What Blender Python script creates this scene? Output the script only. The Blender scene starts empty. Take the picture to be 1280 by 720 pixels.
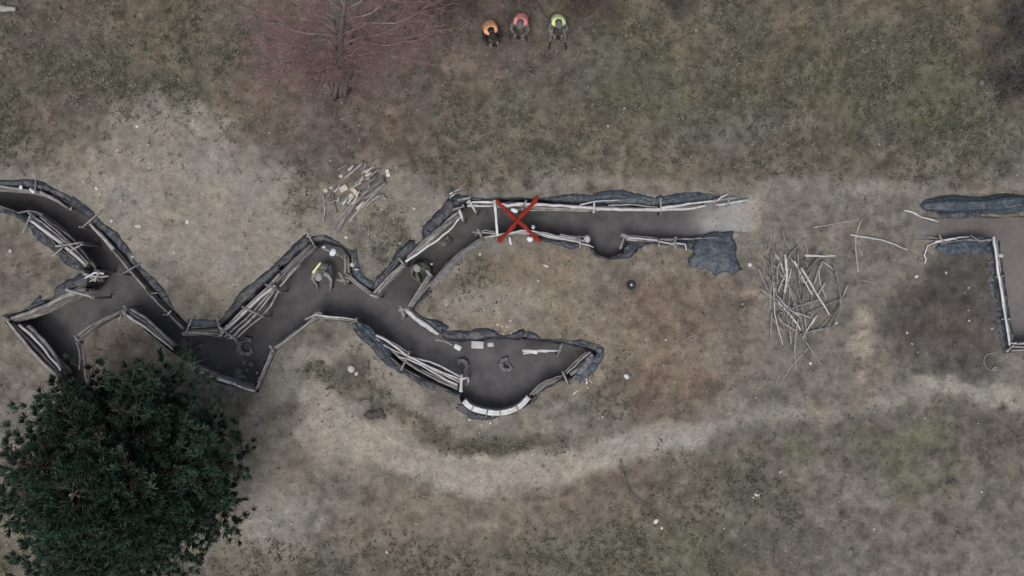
import bpy, bmesh, math, random
import numpy as np
from mathutils import Vector, Matrix
from mathutils.geometry import delaunay_2d_cdt
random.seed(7); RNG = np.random.RandomState(11)
sc = bpy.context.scene
COL = sc.collection
H = 28.0; S = 45.0
PI = math.pi

# ------------------------------------------------------------------ helpers
def wx(px, py, z=0.0):
    """metre position on the plane at height z for a map point measured on the survey grid"""
    f = (H - z) / H / S
    return ((px - 640) * f, (360 - py) * f)

def V3(px, py, z=0.0):
    x, y = wx(px, py, z); return Vector((x, y, z))

def _hash(ix, iy, seed):
    n = (ix.astype(np.int64) * 374761393 + iy.astype(np.int64) * 668265263 + seed * 974634777) & 0x7fffffff
    n = ((n ^ (n >> 13)) * 1274126177) & 0x7fffffff
    n = (n ^ (n >> 16)) & 0xffffff
    return n / float(0xffffff)

def vnoise(x, y, seed=0):
    x = np.asarray(x, float); y = np.asarray(y, float)
    ix = np.floor(x); iy = np.floor(y); fx = x - ix; fy = y - iy
    fx = fx * fx * (3 - 2 * fx); fy = fy * fy * (3 - 2 * fy)
    a = _hash(ix, iy, seed); b = _hash(ix + 1, iy, seed); c = _hash(ix, iy + 1, seed); d = _hash(ix + 1, iy + 1, seed)
    return (a * (1 - fx) + b * fx) * (1 - fy) + (c * (1 - fx) + d * fx) * fy

def fbm(x, y, sc_=1.0, octv=4, seed=0, gain=.55):
    x = np.asarray(x, float); y = np.asarray(y, float)
    s = 0; a = 1; t = 0
    for o in range(octv):
        f = sc_ * 2 ** o
        cs, sn = math.cos(o * 1.1 + seed), math.sin(o * 1.1 + seed)
        s = s + a * vnoise((x * cs - y * sn) * f + 31.7 * o, (x * sn + y * cs) * f - 17.3 * o, seed + o); t += a; a *= gain
    return s / t

def smooth(e0, e1, v):
    t = np.clip((v - e0) / float(e1 - e0), 0, 1); return t * t * (3 - 2 * t)

def mesh_obj(name, verts, faces, mat=None, parent=None, smooth_=True):
    me = bpy.data.meshes.new(name)
    me.from_pydata([tuple(v) for v in verts], [], faces); me.update()
    if smooth_ and len(me.polygons): me.polygons.foreach_set('use_smooth', [True] * len(me.polygons))
    o = bpy.data.objects.new(name, me); COL.objects.link(o)
    if mat is not None:
        for m in (mat if isinstance(mat, (list, tuple)) else [mat]): me.materials.append(m)
    if parent is not None: o.parent = parent
    return o

def tag(o, label=None, cat=None, group=None, kind=None):
    if label: o['label'] = label
    if cat: o['category'] = cat
    if group: o['group'] = group
    if kind: o['kind'] = kind
    return o

def thing(name, loc, label, cat, group=None):
    o = bpy.data.objects.new(name, None); COL.objects.link(o); o.location = loc
    o.empty_display_size = .1
    return tag(o, label, cat, group)

class MB:
    def __init__(s): s.v = []; s.f = []; s.mi = []
    def add(s, v, f, mi=0):
        n = len(s.v); s.v += [tuple(p) for p in v]; s.f += [tuple(i + n for i in q) for q in f]; s.mi += [mi] * len(f)
    def build(s, name, mat, parent=None, off=None, smooth_=True):
        vs = s.v if off is None else [(a - off[0], b - off[1], c - off[2]) for a, b, c in s.v]
        o = mesh_obj(name, vs, s.f, mat, parent, smooth_)
        if any(s.mi): o.data.polygons.foreach_set('material_index', s.mi)
        return o

def resample(pts, step):
    out = [Vector(pts[0])]
    for a, b in zip(pts[:-1], pts[1:]):
        a = Vector(a); b = Vector(b); L = (b - a).length; n = max(1, int(math.ceil(L / step)))
        for i in range(1, n + 1): out.append(a.lerp(b, i / n))
    return out

def resample_n(pts, n):
    pts = [Vector(p) for p in pts]
    L = [0]
    for a, b in zip(pts[:-1], pts[1:]): L.append(L[-1] + (b - a).length)
    out = []
    for i in range(n):
        t = L[-1] * i / (n - 1); k = 0
        while k < len(L) - 2 and L[k + 1] < t: k += 1
        d = L[k + 1] - L[k]
        out.append(pts[k].lerp(pts[k + 1], 0 if d == 0 else (t - L[k]) / d))
    return out

def smooth_path(pts, step=.12):
    """Catmull-Rom through the points"""
    P = [Vector(p) for p in pts]
    if len(P) < 3: return resample(P, step)
    E = [P[0] * 2 - P[1]] + P + [P[-1] * 2 - P[-2]]
    out = [P[0]]
    for i in range(1, len(E) - 2):
        a, b, c, d = E[i - 1:i + 3]; n = max(1, int((c - b).length / step))
        for k in range(1, n + 1):
            t = k / n
            out.append(.5 * ((2 * b) + (c - a) * t + (2 * a - 5 * b + 4 * c - d) * t * t + (3 * b - a - 3 * c + d) * t ** 3))
    return out

def tube(mb, pts, r0, r1=None, sides=7, wob=0.0, mi=0, knots=False):
    pts = [Vector(p) for p in pts]
    if r1 is None: r1 = r0
    n = len(pts); vs = []; fs = []
    up = Vector((0, 0, 1)); prev = None; ph = random.random() * 9
    for i, p in enumerate(pts):
        t = (pts[min(i + 1, n - 1)] - pts[max(i - 1, 0)])
        t = t.normalized() if t.length > 1e-9 else Vector((1, 0, 0))
        a = prev if prev is not None else (up if abs(t.z) < .9 else Vector((1, 0, 0)))
        s = t.cross(a).normalized(); u = s.cross(t).normalized(); prev = u
        r = r0 + (r1 - r0) * i / max(1, n - 1)
        if knots and random.random() < .22: r *= 1.22
        for k in range(sides):
            an = 2 * PI * k / sides
            rr = r * (1 + wob * math.sin(3 * an + ph + i * 1.3) + wob * .7 * (random.random() - .5))
            vs.append(p + s * math.cos(an) * rr + u * math.sin(an) * rr)
    for i in range(n - 1):
        for k in range(sides):
            k2 = (k + 1) % sides
            fs.append((i * sides + k, i * sides + k2, (i + 1) * sides + k2, (i + 1) * sides + k))
    fs.append(tuple(range(sides))[::-1]); fs.append(tuple((n - 1) * sides + k for k in range(sides)))
    mb.add(vs, fs, mi)

# ------------------------------------------------------------------ materials
def new_mat(name):
    m = bpy.data.materials.new(name); m.use_nodes = True
    nt = m.node_tree; b = nt.nodes['Principled BSDF']; return m, nt, b

def simple_mat(name, col, col2=None, scale=8, rough=.85, bump=.3, bscale=None, detail=6, spec=.25, stretch=None, sheen=0, objrand=0):
    m, nt, b = new_mat(name); N = nt.nodes; L = nt.links
    tc = N.new('ShaderNodeTexCoord'); src = tc.outputs['Object']
    if stretch:
        mp = N.new('ShaderNodeMapping'); mp.inputs['Scale'].default_value = stretch; L.new(src, mp.inputs[0]); src = mp.outputs[0]
    nz = N.new('ShaderNodeTexNoise'); nz.inputs['Scale'].default_value = scale; nz.inputs['Detail'].default_value = detail; nz.inputs['Roughness'].default_value = .65
    L.new(src, nz.inputs['Vector'])
    cr = N.new('ShaderNodeValToRGB'); cr.color_ramp.elements[0].position = .32; cr.color_ramp.elements[1].position = .68
    c2 = col2 or tuple(c * .55 for c in col)
    cr.color_ramp.elements[0].color = (*c2, 1); cr.color_ramp.elements[1].color = (*col, 1)
    L.new(nz.outputs['Fac'], cr.inputs[0]); out = cr.outputs[0]
    if objrand:
        oi = N.new('ShaderNodeObjectInfo'); mr = N.new('ShaderNodeMapRange')
        mr.inputs['To Min'].default_value = 1 - objrand; mr.inputs['To Max'].default_value = 1 + objrand
        L.new(oi.outputs['Random'], mr.inputs['Value'])
        vm = N.new('ShaderNodeVectorMath'); vm.operation = 'SCALE'; L.new(out, vm.inputs[0]); L.new(mr.outputs[0], vm.inputs['Scale']); out = vm.outputs[0]
    L.new(out, b.inputs['Base Color'])
    b.inputs['Roughness'].default_value = rough; b.inputs['Specular IOR Level'].default_value = spec
    if sheen: b.inputs['Sheen Weight'].default_value = sheen
    if bump:
        n2 = N.new('ShaderNodeTexNoise'); n2.inputs['Scale'].default_value = bscale or scale * 4; n2.inputs['Detail'].default_value = 5
        L.new(src, n2.inputs['Vector'])
        bp = N.new('ShaderNodeBump'); bp.inputs['Strength'].default_value = bump; bp.inputs['Distance'].default_value = .02
        L.new(n2.outputs['Fac'], bp.inputs['Height']); L.new(bp.outputs[0], b.inputs['Normal'])
    return m

M = {}
M['pole'] = simple_mat('weathered_pole', (.39, .37, .355), (.16, .15, .14), 5, .8, .5, 40, objrand=.3)
M['pole_dark'] = simple_mat('bark_pole', (.27, .255, .245), (.13, .12, .115), 6, .9, .6, 40, objrand=.28)
M['pole_pale'] = simple_mat('peeled_pole', (.62, .61, .60), (.38, .37, .36), 5, .7, .3, 40, objrand=.1)
M['white'] = simple_mat('birch_white', (.8, .8, .79), (.45, .45, .44), 4, .6, .3, 30)
M['white_plastic'] = simple_mat('white_plastic', (.85, .87, .9), (.5, .55, .62), 9, .35, .3, 30)
def tarp_mat(name, a, b, dust, thr):
    m = simple_mat(name, a, b, 6, .42, .9, 6, spec=.5)
    [setattr(q.inputs['Distance'], 'default_value', .07) for q in m.node_tree.nodes if q.type == 'BUMP']; nt = m.node_tree; N = nt.nodes; L = nt.links; bs = N['Principled BSDF']
    src = bs.inputs['Base Color'].links[0].from_socket
    tc = N.new('ShaderNodeTexCoord'); nz = N.new('ShaderNodeTexNoise'); nz.inputs['Scale'].default_value = 2.4; nz.inputs['Detail'].default_value = 8; nz.inputs['Roughness'].default_value = .7
    L.new(tc.outputs['Object'], nz.inputs['Vector']); mr = N.new('ShaderNodeMapRange'); mr.inputs['From Min'].default_value = thr; mr.inputs['From Max'].default_value = thr + .13
    L.new(nz.outputs['Fac'], mr.inputs['Value']); mx = N.new('ShaderNodeMix'); mx.data_type = 'RGBA'; L.new(mr.outputs[0], mx.inputs[0]); L.new(src, mx.inputs[6]); mx.inputs[7].default_value = (*dust, 1)
    L.new(mx.outputs[2], bs.inputs['Base Color']); return m
M['tarp'] = tarp_mat('dark_tarp', (.030, .035, .048), (.013, .016, .024), (.11, .105, .098), .53)
M['tarp_grey'] = tarp_mat('blue_grey_tarp', (.060, .080, .098), (.022, .031, .043), (.13, .13, .125), .61)
M['sacking'] = simple_mat('grey_sacking', (.24, .235, .24), (.12, .12, .125), 7, .9, .5, 60)
M['red'] = simple_mat('red_strap', (.29, .024, .010), (.21, .013, .009), 6, .7, .2, 60)
M['stone'] = simple_mat('pale_stone', (.62, .6, .56), (.35, .33, .3), 14, .85, .4, 60)
M['brick'] = simple_mat('cream_block', (.66, .60, .53), (.42, .37, .32), 14, .9, .4, 60)
M['clod'] = simple_mat('soil_clod', (.12, .105, .095), (.06, .052, .047), 14, .95, .4, 60)
M['bark'] = simple_mat('tree_bark', (.20, .195, .18), (.08, .076, .07), 9, .95, .7, 30, stretch=(1, 1, .3))
M['branch'] = simple_mat('bare_branch', (.37, .30, .30), (.19, .14, .145), 6, .85, .3, 40)
M['twig'] = simple_mat('bare_twig', (.36, .225, .215), (.17, .10, .10), 6, .85, .3, 40)
M['twig_red'] = simple_mat('reddish_twig', (.21, .14, .14), (.10, .065, .066), 6, .85, .3, 40)
M['twig_grey'] = simple_mat('grey_twig', (.19, .165, .16), (.08, .07, .07), 6, .85, .3, 40)
M['branch_dark'] = simple_mat('conifer_branch', (.09, .08, .065), (.04, .036, .03), 9, .9, .4, 40)
M['needles'] = None
M['camo'] = simple_mat('camouflage_cloth', (.20, .20, .185), (.075, .077, .07), 11, .9, .3, 60, detail=2)
M['camo_light'] = simple_mat('pale_camouflage_cloth', (.46, .46, .43), (.17, .17, .16), 11, .9, .3, 60, detail=2)
M['dark_cloth'] = simple_mat('dark_cloth', (.035, .035, .045), (.018, .018, .024), 11, .9, .3, 60)
M['orange'] = simple_mat('orange_vest', (.98, .52, .28), (.9, .40, .19), 8, .7, .3, 30)
M['coral'] = simple_mat('coral_vest', (.88, .37, .32), (.75, .26, .23), 8, .7, .3, 30)
M['pale_lime'] = simple_mat('pale_lime_band', (.95, .98, .5), (.85, .92, .4), 20, .6, .4, 40)
M['lime'] = simple_mat('lime_vest', (.86, .95, .48), (.72, .84, .34), 8, .7, .3, 30)
M['reflect'] = simple_mat('reflective_band', (.8, .8, .78), (.6, .6, .6), 8, .3, .1)
M['skin'] = simple_mat('skin', (.25, .17, .14), (.2, .13, .1), 12, .6, .1)
M['hair'] = simple_mat('hair', (.05, .04, .03), (.02, .018, .015), 30, .8, .4)
M['boot'] = simple_mat('boot_leather', (.04, .036, .032), (.02, .018, .016), 12, .7, .3)
M['black'] = simple_mat('black_plastic', (.02, .02, .022), (.012, .012, .014), 12, .4, .1)

def attr_mat(name, attr, rough=.95, bump=.5, fine=.35, fscale=9.0, tiny=60.0, bdist=.03, patches=False):
    m, nt, b = new_mat(name); N = nt.nodes; L = nt.links
    a = N.new('ShaderNodeAttribute'); a.attribute_name = attr
    tc = N.new('ShaderNodeTexCoord')
    def noise(s, d, r=.65):
        n = N.new('ShaderNodeTexNoise'); n.inputs['Scale'].default_value = s; n.inputs['Detail'].default_value = d
        n.inputs['Roughness'].default_value = r; L.new(tc.outputs['Object'], n.inputs['Vector']); return n
    n1 = noise(fscale * .35, 8, .7); n2 = noise(tiny * .28, 4)
    def mr(src, lo, hi, a0=.3, a1=.7):
        q = N.new('ShaderNodeMapRange'); q.inputs['From Min'].default_value = a0; q.inputs['From Max'].default_value = a1
        q.inputs['To Min'].default_value = lo; q.inputs['To Max'].default_value = hi; L.new(src, q.inputs['Value']); return q.outputs[0]
    f1 = mr(n1.outputs['Fac'], 1 - fine, 1 + fine); f2 = mr(n2.outputs['Fac'], 1 - fine * .55, 1 + fine * .55)
    mu = N.new('ShaderNodeMath'); mu.operation = 'MULTIPLY'; L.new(f1, mu.inputs[0]); L.new(f2, mu.inputs[1])
    vm = N.new('ShaderNodeVectorMath'); vm.operation = 'SCALE'; L.new(a.outputs['Color'], vm.inputs[0]); L.new(mu.outputs[0], vm.inputs['Scale'])
    # small hue drift between reddish and greenish crumbs
    pat = vm.outputs[0]
    if patches:
        for sc1, lo, hi, kk, dt in ((1.9, .52, .56, .91, 9), (4.5, .53, .58, .86, 7), (9., .56, .60, .84, 5), (3.1, .60, .63, 1.12, 8), (7.5, .59, .62, 1.22, 5), (20., .66, .70, 1.35, 2)):
            nn = noise(sc1, dt, .72); q = mr(nn.outputs['Fac'], 1.0, kk, lo, hi)
            v2 = N.new('ShaderNodeVectorMath'); v2.operation = 'SCALE'; L.new(pat, v2.inputs[0]); L.new(q, v2.inputs['Scale']); pat = v2.outputs[0]
    n3 = noise(2.6, 5); hs = N.new('ShaderNodeHueSaturation'); L.new(pat, hs.inputs['Color'])
    L.new(mr(n3.outputs['Fac'], .485, .515), hs.inputs['Hue']); L.new(mr(n3.outputs['Fac'], 1.15, .85), hs.inputs['Saturation'])
    L.new(hs.outputs[0], b.inputs['Base Color'])
    b.inputs['Roughness'].default_value = rough; b.inputs['Specular IOR Level'].default_value = .15
    n4 = noise(tiny * .25, 8, .7)
    bp = N.new('ShaderNodeBump'); bp.inputs['Strength'].default_value = bump; bp.inputs['Distance'].default_value = bdist
    L.new(n4.outputs['Fac'], bp.inputs['Height']); L.new(bp.outputs[0], b.inputs['Normal'])
    return m

# ------------------------------------------------------------------ trench outlines (survey grid points)
NORTH = [(-260,232),(-100,229),(0,229),(30,230),(55,234),(85,250),(112,272),(132,290),(150,310),(172,335),(200,368),(222,392),(234,403),(240,409),(272,408),
 (298,384),(330,353),(352,333),(375,311),(388,301),(405,299),(428,307),(439,318),(441,344),(452,354),(468,361),(478,352),(505,322),(535,296),(558,272),(570,260),
 (582,250),(610,249),(650,247),(700,250),(760,253),(830,256),(880,250),(925,247),(948,249)]
SOUTH = [(953,258),(947,266),(955,275),(950,284),(944,291),(900,292),(872,298),(840,302),(800,302),(786,303),(780,316),(762,323),(745,320),(738,304),(725,303),(700,300),(672,296),(650,293),(625,296),(602,298),
 (585,307),(566,323),(550,340),(536,358),(520,378),(513,386),(526,398),(552,417),(560,423),(600,423),(620,420),(655,421),(685,424),(715,428),(745,436),(748,442),(736,453),
 (716,470),(700,475),(682,483),(669,495),(658,506),(640,516),(618,520),(592,515),(578,505),(574,493),(558,487),(530,474),(505,461),(482,442),(462,420),(445,405),
 (420,401),(397,400),(370,418),(345,440),(335,462),(322,491),(300,486),(268,476),(234,458),(226,447),(214,440),(190,421),(168,402),(155,393),(128,408),(104,424),
 (102,445),(105,470),(109,500),(112,530),(84,530),(80,500),(73,472),(50,450),(28,427),(6,403),(4,396),(30,388),(60,376),(92,362),(108,356),(112,342),(100,331),
 (72,308),(45,282),(22,265),(0,258),(-100,255),(-260,258)]
SHALLOW = [(1140,272),(1200,271),(1290,270),(1400,270),(1400,432),(1300,432),(1264,431),(1253,360),(1245,299),(1200,298),(1165,300),(1142,300)]

def px_poly(P, step=.13, jit=.025, seed=3):
    W = [Vector((*wx(*p), 0)) for p in P]; W.append(W[0])
    R = resample(W, step)[:-1]
    for v in R:
        v.x += (float(fbm(v.x, v.y, 2.1, 3, seed)) - .5) * jit * 4
        v.y += (float(fbm(v.x, v.y, 2.1, 3, seed + 5)) - .5) * jit * 4
    return np.array([(v.x, v.y) for v in R])
POLY = px_poly(NORTH + SOUTH); POLY2 = px_poly(SHALLOW, seed=9)

def inside(P, x, y):
    x = np.asarray(x, float); y = np.asarray(y, float); r = np.zeros(x.shape, bool)
    n = len(P)
    for i in range(n):
        x1, y1 = P[i]; x2, y2 = P[(i + 1) % n]
        if y1 == y2: continue
        c = ((y1 > y) != (y2 > y)) & (x < (x2 - x1) * (y - y1) / (y2 - y1) + x1)
        r ^= c
    return r
def dist_poly(P, x, y):
    x = np.asarray(x, float); y = np.asarray(y, float); d = np.full(x.shape, 1e9)
    n = len(P)
    for i in range(n):
        x1, y1 = P[i]; x2, y2 = P[(i + 1) % n]; dx, dy = x2 - x1, y2 - y1; L = dx * dx + dy * dy + 1e-12
        t = np.clip(((x - x1) * dx + (y - y1) * dy) / L, 0, 1)
        d = np.minimum(d, (x - x1 - t * dx) ** 2 + (y - y1 - t * dy) ** 2)
    return np.sqrt(d)

def ground_z(x, y):
    x = np.asarray(x, float); y = np.asarray(y, float)
    far = np.hypot(x, y)
    return (fbm(x, y, .35, 3, 21) - .5) * .16 + (fbm(x, y, 1.7, 4, 22) - .5) * .09 + (fbm(x, y, 6, 2, 23) - .5) * .03 + np.clip(far - 40, 0, 400) * .012 * (fbm(x, y, .01, 2, 5))

def floor_z(x, y):
    x = np.asarray(x, float); y = np.asarray(y, float)
    px = 640 + x * S
    py = 360 - y * S
    deep = np.interp(px, [0, 230, 330, 480, 560, 620], [1.2, 1.15, .95, .85, .72, .68])
    arm = np.interp(px, [480, 600, 700, 790, 870], [1.1, 1.0, .8, .55, .42])
    k = smooth(375, 335, py) * smooth(470, 520, px); deep = (deep * (1 - k) + arm * k) * .97
    z = -deep + (fbm(x, y, .8, 3, 31) - .5) * .06
    t = smooth(800, 946, px); z = z * (1 - t) + t * (ground_z(x, y) - .02)
    return z + (fbm(x, y, 3.5, 3, 32) - .5) * (.025 + .1 * t * (1 - t) * 3)
def floor2_z(x, y):
    x = np.asarray(x, float); y = np.asarray(y, float)
    px = 640 + x * S
    t = smooth(1140, 1262, px)
    return (1 - t) * (ground_z(x, y) - .015) - .62 * t + (fbm(x, y, 2.5, 3, 33) - .5) * .04

# ------------------------------------------------------------------ ground cover map (what grows / lies where)
def blob(px, py, cx, cy, rx, ry, ang=0, soft=.42):
    c, s = math.cos(math.radians(ang)), math.sin(math.radians(ang))
    dx = px - cx; dy = py - cy; u = (dx * c + dy * s) / rx; v = (-dx * s + dy * c) / ry
    return 1 - smooth(1 - soft, 1 + soft, np.sqrt(u * u + v * v))
def band(px, py, pts, w, soft=.5):
    d = np.full(px.shape, 1e9)
    for (x1, y1), (x2, y2) in zip(pts[:-1], pts[1:]):
        dx, dy = x2 - x1, y2 - y1; L = dx * dx + dy * dy
        t = np.clip(((px - x1) * dx + (py - y1) * dy) / L, 0, 1)
        d = np.minimum(d, np.hypot(px - x1 - t * dx, py - y1 - t * dy))
    return 1 - smooth(w * (1 - soft), w * (1 + soft), d)

C_GRASS = np.array((.118, .112, .088)); C_BASE = np.array((.180, .168, .152)); C_SAND = np.array((.300, .282, .258))
C_LITTER = np.array((.138, .111, .104)); C_DARK = np.array((.098, .091, .090)); C_BROWN = np.array((.222, .186, .152))
C_RED = np.array((.158, .126, .108)); C_GREEN = np.array((.118, .124, .084)); C_PALE = np.array((.42, .37, .32)); C_GREY = np.array((.165, .155, .15))

def layers(x, y):
    px0 = 640 + x * S; py0 = 360 - y * S
    w = 46
    px = px0 + (fbm(x, y, .55, 3, 41) - .5) * w * .9 + (fbm(x, y, 2.6, 4, 43) - .5) * 26
    py = py0 + (fbm(x, y, .55, 3, 42) - .5) * w * .9 + (fbm(x, y, 2.6, 4, 44) - .5) * 26
    out = []
    def L(c, m, k=1.0): out.append((c, np.clip(m * k, 0, 1)))
    # north meadow
    L(C_GRASS, 1 - smooth(150, 225, py), .95)
    L(C_LITTER, np.maximum(blob(px, py, 415, 100, 130, 105, 10), blob(px, py, 560, 55, 130, 60)), .85)
    L(C_LITTER, blob(px, py, 90, 140, 60, 30), .5)
    L(C_DARK, blob(px, py, 660, 70, 110, 50), .35)
    L(C_DARK * .85, np.maximum(blob(px, py, 1255, 60, 50, 90), blob(px, py, 60, 20, 70, 40)), .55)
    L(C_GREEN, np.maximum(blob(px, py, 860, 110, 90, 45), blob(px, py, 1150, 130, 140, 60)), .4)
    L(C_GREY, blob(px, py, 930, 175, 130, 35), .35)
    L(C_BROWN * .72, (py < 230) * smooth(.5, .62, fbm(x, y, .8, 4, 99)), .45)
    L(C_BROWN, blob(px, py, 1090, 15, 45, 16), .4)
    L(C_DARK, np.maximum(blob(px, py, 1100, 170, 70, 22), blob(px, py, 330, 190, 90, 18)), .35)
    # bare sandy wedge
    L(C_SAND, np.maximum(np.maximum(blob(px, py, 250, 260, 160, 90, 12, .35), blob(px, py, 205, 175, 75, 45)), blob(px, py, 300, 330, 70, 60)), .7)
    L(C_SAND, np.maximum(blob(px, py, 60, 225, 130, 22), blob(px, py, 500, 270, 85, 55)), .35)
    L(C_GRASS, np.maximum(blob(px, py, 385, 225, 22, 40, 20), blob(px, py, 470, 300, 40, 30)), .4)
    # strip north of the arm
    L(C_SAND, band(px, py, [(520, 225), (1150, 240), (1200, 262)], 15), .25)
    L(C_GRASS, band(px, py, [(540, 205), (760, 200), (1250, 205)], 22), .45)
    # left bank
    L(C_RED, blob(px, py, 20, 335, 60, 45), .45)
    L(C_SAND, blob(px, py, 60, 300, 30, 20), .25)
    L(C_RED, blob(px, py, 165, 440, 70, 35), .5)
    # south-west
    L(C_GRASS, band(px, py, [(230, 500), (330, 540), (420, 500), (440, 455)], 24), .28)
    L(C_SAND, band(px, py, [(290, 560), (340, 500), (390, 455), (450, 440), (520, 490)], 15), .6)
    L(C_SAND, np.maximum(blob(px, py, 445, 540, 75, 52, 10, .3), blob(px, py, 300, 650, 85, 75)), .75)
    L(C_SAND, band(px, py, [(500, 500), (560, 525), (700, 535)], 13), .3)
    L(C_SAND, band(px, py, [(400, 540), (480, 565), (560, 588), (640, 600), (720, 575), (850, 552)], 19, .25), 1.0)
    L(C_SAND * 1.12, band(px, py, [(400, 500), (430, 545), (520, 572), (640, 598), (730, 572), (860, 550)], 11, .4), .6)
    L(C_SAND, band(px, py, [(850, 552), (940, 528), (1060, 512), (1160, 500)], 11), .75)
    L(C_SAND, band(px, py, [(1150, 488), (1220, 500), (1300, 494)], 11, .3), .85)
    L(C_GRASS, band(px, py, [(400, 478), (480, 500), (540, 535), (580, 560), (640, 566), (700, 555)], 12, .35), .8)
    L(C_DARK, band(px, py, [(300, 560), (340, 520), (400, 500)], 8), .3)
    L(C_BROWN, np.maximum(blob(px, py, 560, 655, 120, 42), blob(px, py, 790, 600, 95, 45)), .45)
    L(C_RED, blob(px, py, 745, 615, 75, 45), .5)
    L(C_GRASS, smooth(655, 700, py) * (1 - smooth(820, 1000, px)), .55)
    L(C_GRASS, blob(px, py, 900, 640, 120, 75), .55)
    L(C_GREEN, blob(px, py, 800, 690, 140, 35), .35)
    L(C_DARK, np.maximum(blob(px, py, 1120, 545, 200, 34), blob(px, py, 1000, 690, 80, 40)), .55)
    L(C_DARK, np.maximum(blob(px, py, 1240, 560, 50, 60), blob(px, py, 1180, 660, 40, 40)), .4)
    L(C_GREY, blob(px, py, 1180, 660, 160, 70), .5)
    L(C_GREEN * 1.08, np.maximum(blob(px, py, 1150, 575, 48, 60), blob(px, py, 1060, 560, 80, 22)) * smooth(.36, .62, fbm(x, y, 1.6, 4, 97)), .7)
    # island between the trench arms
    L(C_BROWN, np.maximum(blob(px, py, 660, 365, 120, 55, 0, .3), blob(px, py, 830, 430, 125, 100, 0, .3)), .8)
    L(C_RED, np.maximum(blob(px, py, 850, 385, 90, 45), blob(px, py, 830, 490, 70, 42, 0, .3)), .72)
    L(C_LITTER, np.maximum(blob(px, py, 815, 510, 45, 22, 0, .3), blob(px, py, 925, 460, 12, 45)), .5)
    L(C_GRASS, np.maximum(blob(px, py, 590, 345, 30, 18), blob(px, py, 765, 500, 30, 40)), .35)
    L(C_GREY, band(px, py, [(770, 340), (740, 370)], 12), .3)
    # east
    L(C_SAND, np.maximum(blob(px, py, 590, 370, 35, 18), blob(px, py, 640, 385, 45, 20)), .5)
    L(C_GREY, blob(px, py, 1030, 380, 110, 130), .55)
    L(C_SAND, np.maximum(blob(px, py, 1010, 285, 70, 22), blob(px, py, 955, 340, 16, 90)), .3)
    L(C_PALE, blob(px0 + (px - px0) * .4, py0 + (py - py0) * .4, 1078, 438, 11, 50, 0, .6) * smooth(.38, .52, fbm(x, y, 2.2, 3, 77)), .9)
    L(C_BROWN, blob(px, py, 1082, 450, 18, 55), .4)
    L(C_DARK * .88, np.maximum(blob(px, py, 1200, 395, 56, 98, 0, .2), blob(px, py, 1135, 400, 28, 50)), .92)
    L(C_PALE * .8, blob(px0 + (px - px0) * .4, py0 + (py - py0) * .4, 940, 270, 17, 25, 0, .5), .85)
    L(C_GREY, band(px, py, [(960, 282), (1060, 285), (1160, 283)], 18), .6)
    pxs = px0 + (px - px0) * .8; pys = py0 + (py - py0) * .8
    L(C_SAND * 1.06, band(pxs, pys, [(395, 500), (420, 540), (500, 572), (560, 592), (640, 602), (715, 572), (790, 558), (870, 545)], 17, .45), .9)
    L(C_SAND * .88, band(pxs, pys, [(870, 545), (940, 524), (1050, 508), (1150, 498)], 10, .8), .5)
    L(C_SAND * 1.0, band(pxs, pys, [(1150, 488), (1190, 498), (1230, 500), (1310, 493)], 9, .4), .9)
    # scuffs and small dark spots
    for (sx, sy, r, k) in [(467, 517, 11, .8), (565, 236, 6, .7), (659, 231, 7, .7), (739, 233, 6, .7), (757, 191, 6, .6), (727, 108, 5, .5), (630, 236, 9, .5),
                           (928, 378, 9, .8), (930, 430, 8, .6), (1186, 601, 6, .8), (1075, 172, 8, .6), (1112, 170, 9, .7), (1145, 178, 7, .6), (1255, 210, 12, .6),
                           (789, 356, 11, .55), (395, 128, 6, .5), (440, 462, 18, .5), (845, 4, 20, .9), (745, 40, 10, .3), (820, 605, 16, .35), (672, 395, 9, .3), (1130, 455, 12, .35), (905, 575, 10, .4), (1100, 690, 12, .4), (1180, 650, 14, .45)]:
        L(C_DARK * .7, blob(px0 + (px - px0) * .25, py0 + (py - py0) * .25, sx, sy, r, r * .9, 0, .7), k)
    L(C_DARK * .7, band(px0, py0, [(849, 170), (850, 213)], 1.6), .6)
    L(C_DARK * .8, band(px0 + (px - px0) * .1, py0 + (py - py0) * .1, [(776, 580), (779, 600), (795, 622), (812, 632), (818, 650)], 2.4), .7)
    return out

def ground_color(x, y):
    x = np.asarray(x, float); y = np.asarray(y, float)
    c = np.tile(C_BASE, (len(x), 1))
    for col, m in layers(x, y):
        m = m[:, None]; c = c * (1 - m) + col * m
    # open country outside the surveyed patch
    far = smooth(24, 60, np.hypot(x, y))[:, None]
    c = c * (1 - far) + (C_GRASS * 1.1) * far
    calm = smooth(.17, .26, c[:, 0]); amp = 1 - .62 * calm
    # clump scale variety of the cover itself
    n = fbm(x, y, 1.3, 4, 51); n2 = fbm(x, y, 4.2, 3, 52)
    k = 1 + ((n - .5) * .26 + (n2 - .5) * .75) * amp
    c = c * k[:, None]
    g = (fbm(x, y, .9, 3, 53) - .5)[:, None]
    sp = fbm(x, y, 5.5, 3, 57); c = c * (1 + (-.24 * smooth(.56, .66, sp) + .16 * (1 - smooth(.34, .42, sp))) * amp)[:, None]
    c = c * (1 + g * np.array((.12, .02, -.10))) * np.array((1.09, 1.06, .97))
    # trodden, spoil-covered strip along the trench lip
    return np.clip(c, .01, .9)

def set_col(o, cols):
    a = o.data.color_attributes.new('cover', 'FLOAT_COLOR', 'POINT')
    d = np.ones((len(cols), 4), np.float32); d[:, :3] = cols; a.data.foreach_set('color', d.ravel())

M['ground'] = attr_mat('ground_cover', 'cover', fine=.22, bump=.8, bdist=.06, patches=True)
M['floor'] = attr_mat('trodden_floor', 'cover', fine=.14, bump=.4)
M['wall'] = attr_mat('cut_earth', 'cover', fine=.3, bump=.6)

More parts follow.
